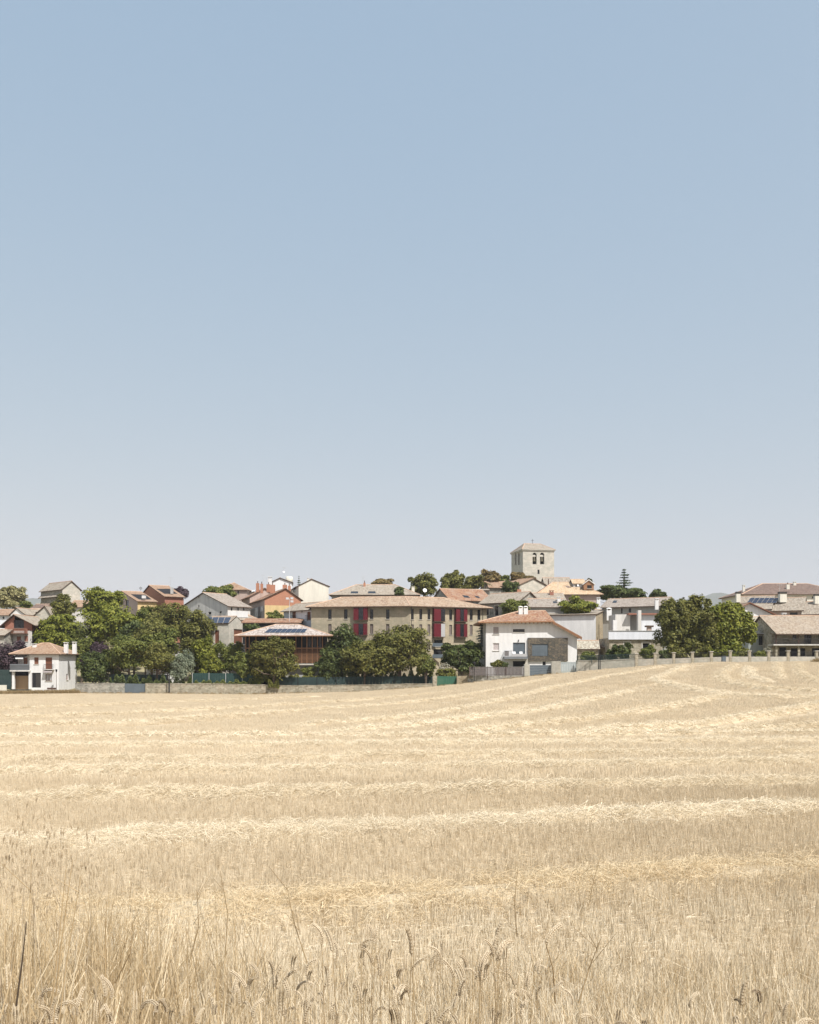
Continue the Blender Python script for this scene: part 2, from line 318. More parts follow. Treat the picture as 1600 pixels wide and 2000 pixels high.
def hill(name, label, pxs, d, mat):
    m = MB(); k = len(pxs); th = d * .12
    for i in range(k - 1):
        (a, ya), (b_, yb) = pxs[i], pxs[i + 1]
        A, B = P(a, ya, d + th), P(b_, yb, d + th); A0, B0 = P(a, HOR, d), P(b_, HOR, d); A0.z = B0.z = -8; A1, B1 = A.copy(), B.copy(); A1.y += th; B1.y += th; A1.z = B1.z = -8
        m.poly([A0, B0, B, A]); m.poly([A, B, B1, A1])
    o = m.build(name, mat, None, True); tag(o, label, 'hill', kind='structure')
HILLM = plain('distant_scrub', (.10, .11, .085), 1, .2, .01)
hill('far_hill', 'faint blue hill on the skyline beside the big green tree', [(1250, 1200), (1330, 1172), (1375, 1165), (1392, 1158.5), (1408, 1157.5), (1422, 1160), (1440, 1166), (1500, 1178), (1700, 1200)], 3600, HILLM)
hill('far_hill', 'faint blue ridge on the skyline beside the ivy-covered barn', [(-100, 1185), (0, 1176), (40, 1171), (64, 1168), (85, 1170), (140, 1180), (260, 1200)], 3600, HILLM)

# ------------------------------------------------------------------ houses
class H:
    """a rectangular building: local x along the front, local y away from the camera"""
    def __init__(s, name, label, px, d, yaw=0, dat='l', dep=None, dep_px=None, eave=1200, ridge=None, roof='gx', over=.5, gover=.3, apex=None,
                 wall=WHITE, tile=T_TAN, wins=None, root=None, cat='house', base=None, face_mats=None, walls=True, side='r', eavemat=WOODD, back=0, th=.16, ridge_in=None, fmat=FRAMED, cap=True):
        a = R(yaw); s.ex = Vector((math.cos(a), math.sin(a), 0)); s.ey = Vector((-math.sin(a), math.cos(a), 0))
        pl, pr = px; ends = {}
        def run(px0, d0, e, px1):
            u = (px1 - 800) / F; return (u * d0 - Xat(px0, d0)) / (e.x - u * e.y)
        if dat == 'l':
            s.O = Vector((Xat(pl, d), d, 0)); s.w = run(pl, d, s.ex, pr)
        else:
            s.w = run(pr, d, -s.ex, pl); s.O = Vector((Xat(pr, d), d, 0)) - s.ex * s.w
        if dep_px is not None:
            c = s.O if side == 'l' else s.O + s.ex * s.w; u = (dep_px - 800) / F
            dep = (u * c.y - c.x) / (s.ey.x - u * s.ey.y)
        s.dep = dep or 8.0; s.d = d
        s.O = s.O + s.ey * back
        s.ze = Zat(eave, d)
        W = lambda x, y, z: s.O + s.ex * x + s.ey * y + Vector((0, 0, z))
        s.W = W
        cs = [W(x, y, 0) for x in (0, s.w) for y in (0, s.dep)]
        s.zb = base if base is not None else min(tz(c.x, c.y) for c in cs) - .4
        s.root = root or empty(name, (s.O.x, s.O.y, s.zb), label, cat)
        s.wall, s.fmat = wall, fmat
        s.h = 0; s.ap = s.w / 2
        if ridge is not None:
            if roof in ('gx', 'hip'): q = W(s.w / 2, s.dep / 2, 0)
            elif roof == 'shed': q = W(s.w / 2, s.dep, 0)
            else:
                if apex: u = (apex - 800) / F; s.ap = (u * s.O.y - s.O.x) / (s.ex.x - u * s.ex.y)
                q = W(s.ap, 0, 0)
            s.h = max(.25, Zat(ridge, q.y) - s.ze)
        s.roof = roof
        wins = wins or {}
        s.op = {k: [] for k in 'FLRB'}
        for fc, lst in wins.items():
            for t in lst: s.op[fc].append(s.rect(fc, *t[:4]) + (t[4],))
        if walls: s.make_walls(face_mats or {})
        for fc, lst in s.op.items():
            for r_ in lst: s.window(fc, r_)
        if ridge is not None: s.make_roof(over, gover, tile, eavemat, th, ridge_in, cap)
    def frame(s, fc):
        if fc == 'F': return s.O, s.ex, -s.ey, s.w
        if fc == 'B': return s.O + s.ey * s.dep, s.ex, s.ey, s.w
        if fc == 'L': return s.O, s.ey, -s.ex, s.dep
        return s.O + s.ex * s.w, s.ey, s.ex, s.dep
    def hit(s, fc, px, py):
        o, e, n, ln = s.frame(fc); r = Vector(((px - 800) / F, 1, (HOR - py) / F)); c = Vector((0, 0, EYE))
        t = (o - c).dot(n) / r.dot(n); p = c + r * t; q = p - o
        return q.dot(e), p.z
    def rect(s, fc, x0, y0, x1, y1):
        a = s.hit(fc, x0, y1); b = s.hit(fc, x1, y0); lo, hi = min(a[0], b[0]), max(a[0], b[0]); ln = s.frame(fc)[3]
        cz = sorted((s.hit(fc, (x0 + x1) / 2, y1)[1], s.hit(fc, (x0 + x1) / 2, y0)[1]))
        return (max(.05, lo), cz[0], min(ln - .05, hi), cz[1])
    def top(s, fc, t):
        if s.roof == 'gy' and fc in 'FB' and s.h: return s.ze + s.h * (t / s.ap if t < s.ap else (s.w - t) / (s.w - s.ap))
        if s.roof == 'gx' and fc in 'LR' and s.h: return s.ze + s.h * (1 - abs(t - s.dep / 2) / (s.dep / 2))
        if s.roof == 'shed' and s.h:
            if fc == 'B': return s.ze + s.h
            if fc in 'LR': return s.ze + s.h * t / s.dep
        return s.ze
    def make_walls(s, fm):
        mats = [s.wall]; m = MB()
        for fc in 'FLRB':
            mi = 0
            if fc in fm:
                if fm[fc] not in mats: mats.append(fm[fc])
                mi = mats.index(fm[fc])
            o, e, n, ln = s.frame(fc); ops = []
            for r_ in s.op[fc]:
                if r_[4].startswith('arch'):
                    x0, z0, x1, z1 = r_[:4]; rr = (x1 - x0) / 2; xc = (x0 + x1) / 2; zs = z1 - rr; ops.append((x0, z0, x1, zs))
                    for k in range(6):
                        za, zb_ = zs + rr * k / 6, zs + rr * (k + 1) / 6; hw = math.sqrt(max(0, rr * rr - (rr * (k + .5) / 6) ** 2)); ops.append((xc - hw, za, xc + hw, zb_))
                else: ops.append(r_[:4])
            xs = {0., ln}; zs_ = {s.zb}
            if s.h and ((s.roof == 'gy' and fc in 'FB')): xs.add(s.ap)
            if s.h and ((s.roof == 'gx' and fc in 'LR')): xs.add(s.dep / 2)
            for q in ops: xs |= {q[0], q[2]}; zs_ |= {q[1], q[3]}
            xs = sorted(x for x in xs if -1e-6 <= x <= ln + 1e-6); zs_ = sorted(zs_)
            pt = lambda t, z: o + e * t + Vector((0, 0, z))
            for i in range(len(xs) - 1):
                x0, x1 = xs[i], xs[i + 1]
                if x1 - x0 < 1e-5: continue
                t0, t1 = s.top(fc, x0), s.top(fc, x1); lim = min(t0, t1) - .01
                zz = [z for z in zs_ if z < lim]; xm = (x0 + x1) / 2
                for k in range(len(zz)):
                    za = zz[k]; last = k == len(zz) - 1; zc = (za + (lim if last else zz[k + 1])) / 2
                    if any(q[0] < xm < q[2] and q[1] < zc < q[3] for q in ops): continue
                    if last: m.poly([pt(x0, za), pt(x1, za), pt(x1, t1), pt(x0, t0)], mi)
                    else: m.poly([pt(x0, za), pt(x1, za), pt(x1, zz[k + 1]), pt(x0, zz[k + 1])], mi)
            for q in s.op[fc]:      # reveals
                x0, z0, x1, z1 = q[:4]; dd = -n * (.9 if q[4].startswith('arch') else .24)
                if q[4].startswith('arch'):
                    rr = (x1 - x0) / 2; xc = (x0 + x1) / 2; ring = [(x0, z0), (x1, z0)] + [(xc + rr * math.cos(math.pi * k / 8), z1 - rr + rr * math.sin(math.pi * k / 8)) for k in range(9)]
                else: ring = [(x0, z0), (x1, z0), (x1, z1), (x0, z1)]
                for k in range(len(ring)):
                    A, B = pt(*ring[k]), pt(*ring[(k + 1) % len(ring)]); m.poly([A, B, B + dd, A + dd], mi)
        if not s.h or s.roof == 'flat' or s.roof == 'hip':
            m.poly([s.W(0, 0, s.ze - .02), s.W(s.w, 0, s.ze - .02), s.W(s.w, s.dep, s.ze - .02), s.W(0, s.dep, s.ze - .02)], 0)
        m.build('wall', mats, s.root)
    def window(s, fc, r_):
        x0, z0, x1, z1, k = r_; o, e, n, ln = s.frame(fc)
        inn = -n * .16; pt = lambda t, z, q=0: o + e * t + Vector((0, 0, z)) + inn + n * q
        pane = {'glass': GLASS, 'dark': DARK, 'shut': SHUTG, 'shutl': SHUTL, 'brown': WOODB, 'door': WOODB, 'blind': SHUTB, 'light': GLASSL, 'tan': TANDOOR, 'grey': GREYB, 'arch': DARK, 'archs': DARK, 'ddoor': FRAMED, 'surr': GLASS, 'slit': GLASS}[k]
        if k.startswith('arch'):
            m = MB(); dd = -n * .7; m.poly([pt(x0, z0) + dd, pt(x1, z0) + dd, pt(x1, z1) + dd, pt(x0, z1) + dd]); wob = m.build('opening', DARK, s.root)
            if k == 'arch':
                b = MB(); c = o + e * ((x0 + x1) / 2) - n * .45; zt = z0 + (z1 - z0) * .66; hh = (z1 - z0) * .42; rr = (x1 - x0) * .40
                prof = [(1, 0), (.86, .12), (.68, .4), (.58, .75), (.40, .95), (.05, 1)]
                b.tube([c + Vector((0, 0, zt - hh + hh * q[1])) for q in prof], [rr * q[0] for q in prof], 12); b.build('bell', BRONZE, s.root, True)
                y = MB(); y.cbox(c + Vector((0, 0, zt)), (x1 - x0) * .9, .25, (z1 - z0) * .16, math.atan2(e.y, e.x)); y.build('bell_yoke', CONC, s.root)
            return
        fm = {'brown': WOODB, 'light': WOODB, 'surr': CONC, 'shut': FRAMEW, 'shutl': FRAMEW, 'grey': GREYM}.get(k, s.fmat)
        t = min(.09, (x1 - x0) * .14); f = MB()
        for (a0, b0, a1, b1) in ((x0, z0, x0 + t, z1), (x1 - t, z0, x1, z1), (x0 + t, z0, x1 - t, z0 + t), (x0 + t, z1 - t, x1 - t, z1)):
            f.obox(pt(a0, b0, -.03), e * (a1 - a0), n * .07, Vector((0, 0, b1 - b0)))
        if k in ('glass', 'light') and x1 - x0 > .75: f.obox(pt((x0 + x1) / 2 - .03, z0 + t, -.03), e * .06, n * .06, Vector((0, 0, z1 - z0 - 2 * t)))
        nm = 'door' if k in ('door', 'ddoor', 'tan') else ('shutter' if k in ('shut', 'shutl', 'blind', 'brown', 'grey') else 'window')
        wo = f.build(nm, fm, s.root)
        p = MB(); p.poly([pt(x0 + t * .5, z0 + t * .5, -.012), pt(x1 - t * .5, z0 + t * .5, -.012), pt(x1 - t * .5, z1 - t * .5, -.012), pt(x0 + t * .5, z1 - t * .5, -.012)])
        p.build('pane' if nm == 'window' else 'panel', pane, wo)
        if k in ('shut', 'shutl', 'blind', 'grey', 'tan', 'brown') and z1 - z0 > .8:
            g = MB(); nb = max(3, int((z1 - z0) / .22))
            for i in range(nb): g.obox(pt(x0 + t, z0 + t + (z1 - z0 - 2 * t) * i / nb, -.011), e * (x1 - x0 - 2 * t), n * .02, Vector((0, 0, (z1 - z0 - 2 * t) / nb * .72)))
            g.build('louvre_panel', pane, wo)
        if k not in ('slit', 'ddoor', 'door', 'tan', 'dark') and s.h is not None:
            si = MB(); si.obox(o + e * (x0 - .08) + Vector((0, 0, z0 - .09)) + n * .004, e * (x1 - x0 + .16), n * .1, Vector((0, 0, .085))); si.build('sill', CONC, wo)
        if k == 'surr':
            su = MB()
            for (a0, b0, a1, b1) in ((x0 - .18, z0, x0 - .01, z1 + .2), (x1 + .01, z0, x1 + .18, z1 + .2), (x0 - .01, z1 + .01, x1 + .01, z1 + .2)):
                su.obox(o + e * a0 + Vector((0, 0, b0)) + n * .003, e * (a1 - a0), n * .04, Vector((0, 0, b1 - b0)))
            su.build('surround', CONC, wo)
    def make_roof(s, ov, go, tile, em, th, ridge_in, cap):
        W, w_, dp, ze, h = s.W, s.w, s.dep, s.ze, s.h; lift = .05 + th
        polys, ridges = [], []
        if s.roof == 'gx':
            m_ = h / (dp / 2); e = ze - m_ * ov + lift; r = ze + h + lift
            polys = [[W(-go, -ov, e), W(w_ + go, -ov, e), W(w_ + go, dp / 2, r), W(-go, dp / 2, r)], [W(w_ + go, dp + ov, e), W(-go, dp + ov, e), W(-go, dp / 2, r), W(w_ + go, dp / 2, r)]]
            ridges = [(W(-go, dp / 2, r), W(w_ + go, dp / 2, r))]
        elif s.roof == 'gy':
            r = ze + h + lift; ml, mr = h / s.ap, h / (w_ - s.ap)
            polys = [[W(-ov, dp + go, ze - ml * ov + lift), W(-ov, -go, ze - ml * ov + lift), W(s.ap, -go, r), W(s.ap, dp + go, r)], [W(w_ + ov, -go, ze - mr * ov + lift), W(w_ + ov, dp + go, ze - mr * ov + lift), W(s.ap, dp + go, r), W(s.ap, -go, r)]]
            ridges = [(W(s.ap, -go, r), W(s.ap, dp + go, r))]
        elif s.roof == 'shed':
            m_ = h / dp; polys = [[W(-go, -ov, ze - m_ * ov + lift), W(w_ + go, -ov, ze - m_ * ov + lift), W(w_ + go, dp + go, ze + h + m_ * go + lift), W(-go, dp + go, ze + h + m_ * go + lift)]]
        elif s.roof == 'hip':
            i_ = ridge_in if ridge_in is not None else min(dp / 2, w_ * .42); m_ = h / (dp / 2); e = ze - m_ * ov + lift; r = ze + h + lift
            c = [W(-ov, -ov, e), W(w_ + ov, -ov, e), W(w_ + ov, dp + ov, e), W(-ov, dp + ov, e)]; ra, rb = W(i_, dp / 2, r), W(w_ - i_, dp / 2, r)
            polys = [[c[0], c[1], rb, ra], [c[1], c[2], rb], [c[2], c[3], ra, rb], [c[3], c[0], ra]]
            ridges = [(ra, rb), (c[0], ra), (c[1], rb), (c[2], rb), (c[3], ra)]
        s.slopes = polys
        roof_mesh(s.root, polys, ridges if cap else [], tile, em, th)
def roof_mesh(root, polys, ridges, tile, em, th=.16):
    m = MB()
    for p in polys:
        p = [Vector(q) for q in p]; n = (p[1] - p[0]).cross(p[-1] - p[0]).normalized()
        if n.z < 0: n = -n
        hd = Vector((0, 0, 1)).cross(n); hd = hd.normalized() if hd.length > 1e-4 else Vector((1, 0, 0)); sd = n.cross(hd)
        m.poly(p, 0, [(q.dot(hd) + 500, q.dot(sd) + 500) for q in p])
        lo = [q - Vector((0, 0, th)) for q in p]; m.poly(lo[::-1], 1)
        for i in range(len(p)): j = (i + 1) % len(p); m.poly([lo[i], lo[j], p[j], p[i]], 1)
    ro = m.build('roof', [tile, em], root)
    if ridges:
        c = MB()
        for a, b in ridges:
            if (b - a).length > .2: c.tube([a - Vector((0, 0, .02)), b - Vector((0, 0, .02))], .13, 6)
        i0 = 0
        c.build('ridge_cap', _M.get('ridge_clay') or plain('ridge_clay', (.46, .32, .23), .9, .25, 2), ro)
    return ro
def chimney(root, px, ytop, ybot, wpx, d, mat=WHITE, cap='slab', yaw=0):
    a = P(px, ytop, d); z1 = a.z; z0 = Zat(ybot, d) - .8; w_ = wpx / F * d; m = MB(); zt = z1 - (z1 - z0 - .8) * (.28 if cap != 'pipe' else 0)
    m.cbox((a.x, d + w_ / 2, z0), w_, w_ * .8, zt - z0, R(yaw)); ch = m.build('chimney', mat, root); c = MB()
    if cap == 'slab':
        for sx in (-1, 1): c.cbox((a.x + sx * w_ * .36, d + w_ / 2, zt), w_ * .2, w_ * .6, (z1 - zt) * .7)
        c.cbox((a.x, d + w_ / 2, zt + (z1 - zt) * .7), w_ * 1.15, w_ * .95, (z1 - zt) * .3); c.build('chimney_cap', mat, ch)
    elif cap == 'dark':
        c.cbox((a.x, d + w_ / 2, zt), w_ * 1.1, w_ * .9, z1 - zt); c.build('chimney_cap', FRAMED, ch)
    elif cap == 'dome':
        for sx in (-1, 1):
            for sy in (-1, 1): c.cbox((a.x + sx * w_ * .38, d + w_ / 2 + sy * w_ * .3, zt), w_ * .18, w_ * .18, (z1 - zt) * .5)
        c.tube([(a.x, d + w_ / 2, zt + (z1 - zt) * q) for q in (.5, .56, .75, .92, 1)], [w_ * .62, w_ * .62, w_ * .5, w_ * .3, .05], 10); c.build('chimney_cap', mat, ch)
    else:
        c.tube([(a.x, d + w_ / 2, zt - .02), (a.x, d + w_ / 2, zt + .5)], .1, 8); c.build('chimney_pot', RUST, ch)
def antenna(root, px, ytop, ybot, d, bars=5, dish=None):
    a, b = P(px, ytop, d), P(px, ybot, d); m = MB(); m.tube([b - Vector((0, 0, .5)), a], .03, 5)
    L = a.z - b.z; m.tube([a + Vector((-.5, 0, -.1)), a + Vector((.6, 0, -.05))], .02, 4)
    for i in range(bars): x = -.45 + i * .95 / max(1, bars - 1); m.tube([a + Vector((x, -.35, -.08)), a + Vector((x, .35, -.08))], .014, 4); m.tube([a + Vector((x, 0, -.3)), a + Vector((x, 0, .12))], .014, 4)
    m.tube([a + Vector((-.3, 0, -L * .45)), a + Vector((.35, 0, -L * .42))], .018, 4)
    m.build('antenna', ALU, root)
def dish(root, px, py, rpx, d, mat=PLASTW):
    c = P(px, py, d); r = rpx / F * d; m = MB(); ax = Vector((.25, -1, .35)).normalized()
    m.tube([c + ax * k for k in (-r * .25, -r * .22, -r * .1, 0.02, .03)], [.05, r * .45, r * .8, r, r * .98], 16); m.tube([c - ax * r * .2, c - ax * r * .2 - Vector((0, 0, r * 1.4))], .035, 6)
    m.build('satellite_dish', mat, root)
def on_slope(poly, px, py, lift=.05):
    p = [Vector(q) for q in poly]; n = (p[1] - p[0]).cross(p[-1] - p[0]).normalized()
    if n.z < 0: n = -n
    r = Vector(((px - 800) / F, 1, (HOR - py) / F)); c = Vector((0, 0, EYE)); return c + r * ((p[0] - c).dot(n) / r.dot(n)) + n * lift, n
def solar(root, poly, quad, nx, ny):
    """quad: top-left, top-right, bottom-right, bottom-left pixels of the array; one object per panel"""
    tl, tr, br, bl = [on_slope(poly, *q, .14)[0] for q in quad]; n = on_slope(poly, *quad[0])[1]
    for j in range(ny):
        for i in range(nx):
            def q(a, b): return (tl * (1 - a) + tr * a) * (1 - b) + (bl * (1 - a) + br * a) * b
            g = .035; a0, a1, b0, b1 = (i + g) / nx, (i + 1 - g) / nx, (j + g) / ny, (j + 1 - g) / ny
            c = [q(a0, b0), q(a1, b0), q(a1, b1), q(a0, b1)]; f = MB(); lo = [k - n * .06 for k in c]
            for k in range(4): f.poly([lo[k], lo[(k + 1) % 4], c[(k + 1) % 4], c[k]])
            f.poly(lo); po = f.build('solar_panel', ALU, root)
            x = MB(); mid = sum(c, Vector()) / 4; x.poly([mid + (k - mid) * .965 - n * .006 for k in c]); x.build('cell_face', SOLAR, po)
def skylight(root, poly, quad, mat=GLASS):  # also draws the flat dark sheets that paint roof-terrace recesses
    c = [on_slope(poly, *q, .08) for q in quad]; n = c[0][1]; c = [k[0] for k in c]; m = MB(); lo = [k - n * .1 for k in c]
    for k in range(4): m.poly([lo[k], lo[(k + 1) % 4], c[(k + 1) % 4], c[k]], 1)
    m.poly(c, 0); m.build('skylight', [mat, GREYM], root)
def slab(root, name, px0, px1, y0, y1, d, thick, mat, yaw=0):
    a, b = P(px0, y1, d), P(px1, y1, d); m = MB(); m.obox(a, Vector((b.x - a.x, 0, 0)), Vector((0, thick, 0)), Vector((0, 0, Zat(y0, d) - Zat(y1, d)))); return m.build(name, mat, root)
def railing(root, name, pts, h, mat, n_per_m=6, r=.016):
    m = MB()
    for a, b in zip(pts[:-1], pts[1:]):
        a, b = Vector(a), Vector(b); L = (b - a).length; k = max(2, int(L * n_per_m)); up = Vector((0, 0, h))
        m.tube([a + up, b + up], r * 1.7, 5); m.tube([a + Vector((0, 0, .06)), b + Vector((0, 0, .06))], r * 1.3, 5)
        for i in range(k + 1): p = a.lerp(b, i / k); m.tube([p, p + up], r, 4, 0, False)
    return m.build(name, mat, root)
# ------------------------------------------------------------------ the village, front row left: white house with hipped roof
b1 = H('white_house', 'white two-storey house with brown shutters and hipped terracotta roof at field edge', (58, 115), 172, 0, 'l', dep_px=151, eave=1277, ridge=None, wall=WHITE,
       wins={'F': [(67, 1284, 75.5, 1297, 'brown'), (89, 1284, 102, 1307, 'brown'), (62.5, 1314, 80, 1343, 'dark'), (89, 1317, 101.5, 1330, 'light')], 'R': [(130, 1316, 133, 1328, 'brown')]})
H('x', '', (25, 58), 172, 0, 'l', dep=6.5, back=2.4, eave=1277, wall=WHITE, root=b1.root, wins={'F': [(33, 1284, 45, 1306, 'light'), (46, 1284, 54, 1306, 'brown')]})
b1r = H('x', '', (25, 115), 172, 0, 'l', dep=b1.dep, eave=1277, ridge=1258, roof='hip', over=.55, walls=False, tile=T_TERRA, root=b1.root)
slab(b1.root, 'balcony_slab', 19, 58, 1309, 1311.5, 171.2, 3.2, OFFW)
railing(b1.root, 'balcony_railing', [P(19.5, 1309, 171.3), P(57.5, 1309, 171.3)], 1.05, GREYM, 7, .02)
slab(b1.root, 'balcony_screen', 20, 57.4, 1297, 1308, 171.42, .03, GREYM)
for p_ in (23.5, 56): slab(b1.root, 'pillar', p_, p_ + 4.5, 1311.7, 1346, 171.6, .45, WHITE)
slab(b1.root, 'garage_door', 29, 55, 1320, 1346, 173, .12, TANDOOR); slab(b1.root, 'dark_garage_strip', 28.6, 55.8, 1311.8, 1319.8, 173.4, .3, DARK)  # near-black strip fills the gap above the garage door
m = MB(); a_, b_ = P(30, 1279.5, 173.9), P(55, 1279.5, 173.9); c_ = P(30, 1285, 171.6); dd = Vector((0, 0, .05))
m.poly([a_, b_, Vector((b_.x, c_.y, c_.z)), c_]); m.poly([c_, Vector((b_.x, c_.y, c_.z)), Vector((b_.x, c_.y, c_.z - .2)), c_ - Vector((0, 0, .2))]); m.poly([a_ - dd, c_ - dd, Vector((b_.x, c_.y, c_.z)) - dd, b_ - dd]); m.build('awning', PLASTW, b1.root)
m = MB(); a_, b_ = P(85, 1309.5, 171.95), P(102, 1309.5, 171.95); c_ = P(85, 1313.5, 171.2); m.obox(a_, b_ - a_, c_ - a_, (0, 0, .05)); m.build('porch_awning', SHUTG, b1.root)
slab(b1.root, 'entrance_door', 70, 79.6, 1316, 1343, 172.1, .1, FRAMED)
railing(b1.root, 'window_railing', [P(86, 1307, 172), P(86, 1307, 171.5), P(104, 1307, 171.5), P(104, 1307, 172)], .95, BLACKM, 7, .015); slab(b1.root, 'balcony_ledge', 85.5, 104.5, 1307.2, 1308.5, 171.4, .6, OFFW)
for p_, y0, y1 in ((66.5, 1257, 1268), (128, 1254.5, 1268), (144.5, 1253.5, 1269)): chimney(b1.root, p_, y0, y1, 7, 174.5, WHITE)
m = MB(); m.cbox((P(100, 1, 170.6).x, 170.6, tz(P(100, 1, 170.6).x, 170.6) + .42), 1.7, .45, .07); m.cbox((P(100, 1, 170.6).x, 170.85, tz(P(100, 1, 170.6).x, 170.85) + .6), 1.7, .06, .35)
bench = empty('bench', (P(100, 1, 170.6).x, 170.6, tz(P(100, 1, 170.6).x, 170.6)), 'dark wooden bench below the lower window of the white house', 'bench'); m.build('seat', RUST, bench)
for q in (-.7, .7): MB().cbox((bench.location.x + q, 170.65, bench.location.z), .07, .4, .43).build('leg', BLACKM, bench)
# behind it: houses climbing the left slope
b2 = H('gabled_house', 'house with red brick gable, dark glazing and wooden balcony above the white house', (9.5, 63), 190, 0, 'l', dep=11, eave=1219, ridge=1202, roof='gy', apex=29, over=1.0, gover=.8, wall=BRICKD, tile=T_TAN,
       wins={'F': [(27, 1211, 47, 1227, 'glass')]})
H('x', '', (9.5, 63), 190, 0, 'l', dep=10.9, eave=1232, back=-.04, wall=OFFW, root=b2.root, wins={'F': [(16, 1242, 25, 1253, 'glass'), (48, 1242, 55, 1253, 'glass'), (33, 1243, 41, 1256, 'brown')]})
slab(b2.root, 'balcony_slab', 15, 50, 1237, 1239, 188.6, 1.4, WOODD); railing(b2.root, 'balcony_railing', [P(15, 1237, 188.7), P(50, 1237, 188.7)], 1.0, WOODB, 8, .03); slab(b2.root, 'balcony_side', 47.5, 50, 1227, 1237, 188.9, 1.1, BRICKD)
H('annex', 'cream annex with one window beside the red brick gable', (64.5, 82), 192, 0, 'l', dep=5, eave=1237, ridge=1234, roof='shed', over=.3, wall=CREAM, wins={'F': [(69, 1243, 74, 1255, 'brown')]})
H('white_house', 'white house with orange tiled roof at the far-left edge', (-14, 22), 215, 0, 'l', dep=9, eave=1202, ridge=1192, wall=BLUEW, tile=T_TERRA, wins={'F': [(5, 1204, 9, 1209, 'glass')]})  # blue in this white wall is its shade, put into the colour
b3 = H('white_house', 'small white gabled house with pale roof behind the red brick gable', (21, 48), 211, -8, 'l', dep=12, eave=1200, ridge=1188.5, roof='gy', apex=33, over=.4, gover=.25, wall=WHITE, tile=T_TAN); antenna(b3.root, 33.5, 1183, 1188.5, 211, 2)
b3 = H('stone_house', 'cream stone gable with a wide dark window left of the walnut trees', (68, 100), 212, 0, 'l', dep=9, eave=1202, ridge=1184.5, roof='gy', apex=88, over=.4, wall=STONEP, tile=T_TAN, wins={'F': [(69.5, 1195, 79, 1199.5, 'glass')]})
H('low_house', 'pale tile roof between the small white gable and the cream gable', (40, 72), 218, 0, 'l', dep=10, eave=1202, ridge=1190.5, wall=OFFW, tile=T_PALE); 
H('brown_roofed_house', 'small brown roof peeping up left of the ivy-covered barn', (60, 84), 232, 0, 'l', dep=8, eave=1190, ridge=1181.5, wall=OFFW, tile=T_BROWN)
H('stone_shed', 'low stone shed roof at the left edge beside the red gable', (-20, 8.5), 186, 0, 'l', dep=7, eave=1241, ridge=1231, wall=STONE, tile=T_TAN)
b4 = H('stone_barn', 'tall stone barn with tan roof and ivy on its shaded side', (80, 122), 240, -42, 'r', dep_px=157, eave=1150, ridge=1138.5, roof='gx', over=.5, wall=STONE, tile=T_TAN, face_mats={'R': STONEP})  # paler stone on the gable puts its sunlight into the colour
m = MB(); a_, b_ = b4.W(0, 0, Zat(1165, 240)), b4.W(b4.w, 0, Zat(1165, 240)); up = Vector((0, 0, .8)); ot = -b4.ey * .9
m.poly([a_ + ot, b_ + ot, b_ + up, a_ + up], 0, [(0, 0), (b4.w, 0), (b4.w, 1.3), (0, 1.3)]); m.poly([a_ + ot, a_ + up, a_ + up * .8, a_ + ot - up * .15], 1); m.poly([b_ + ot, b_ + up, b_ + up * .8, b_ + ot - up * .15], 1); m.poly([a_ + ot - up * .15, b_ + ot - up * .15, b_ + ot, a_ + ot], 1); m.build('lean_to_roof', [T_TAN, WOODD], b4.root)
H('red_roofed_house', 'reddish roof glimpsed between the tall walnut trees', (134, 162), 222, 0, 'l', dep=9, eave=1186, ridge=1174.5, wall=OFFW, tile=T_TERRA)
b5 = H('terraced_house', 'terracotta-roofed house with a roof terrace and white skylight box above the trees', (269, 306), 222, 32, 'l', dep_px=213, side='l', eave=1175, ridge=1156.5, roof='gx', over=.5, wall=OCHRE, tile=T_TERRA, face_mats={'L': PINKR}, wins={'L': [(246, 1172, 252, 1184, 'glass')], 'F': [(290, 1186, 297, 1196, 'glass')]})
skylight(b5.root, b5.slopes[0], [(256, 1161), (284, 1162), (296, 1171), (272, 1171)], DARK); slab(b5.root, 'terrace_hut', 277, 283, 1163, 1168.5, 223, 1, WHITE)  # dark sheet is the shaded roof-terrace recess painted flat, not glazing
dish(b5.root, 275, 1149, 3, 225, GREYM)
b5 = H('terraced_house', 'red brick gabled house with a dark roof terrace and tall antenna', (322, 359), 235, 32, 'l', dep_px=266, side='l', eave=1165.5, ridge=1145, roof='gx', over=.5, wall=BRICKD, tile=T_TERRA, face_mats={'L': BRICK})  # darker brick on the front carries its shade in the colour
skylight(b5.root, b5.slopes[0], [(306, 1150.5), (331, 1150.5), (347, 1160), (322, 1160)], DARK); slab(b5.root, 'terrace_wall', 333, 337, 1147, 1160, 238, 1, GREYR); antenna(b5.root, 333, 1128, 1147, 238)  # dark panel paints the shade of the terrace cut into this roof
b6 = H('grey_house', 'pale grey rendered house with broad gable and tan roof left of the orange house', (445, 489), 203, 52, 'l', dep_px=352, side='l', eave=1184, ridge=1160.5, roof='gx', over=.5, wall=OFFW, tile=T_GREY,
       wins={'L': [(407, 1195, 413, 1199.5, 'glass'), (429, 1194, 433, 1198, 'glass'), (387, 1163, 389, 1167, 'glass'), (387, 1182, 389.5, 1186, 'glass')], 'F': [(451, 1186.5, 454, 1192.5, 'dark'), (464, 1186.5, 467, 1192.5, 'dark'), (475, 1186.5, 478, 1192.5, 'dark')]})
slab(b6.root, 'white_band', 446, 484, 1194, 1206, 199, .4, WHITE)
b7 = H('solar_house', 'stone house with eight solar panels on its roof and tall pointed gable', (398, 447), 188, -15, 'r', dep_px=478, eave=1219, ridge=1205.5, roof='gx', over=.15, gover=-.05, wall=STONEP, tile=T_TAN, face_mats={'R': STONEP},
       wins={'F': [(420, 1231, 428, 1256, 'brown')], 'R': [(457, 1229, 474, 1257, 'brown')]})
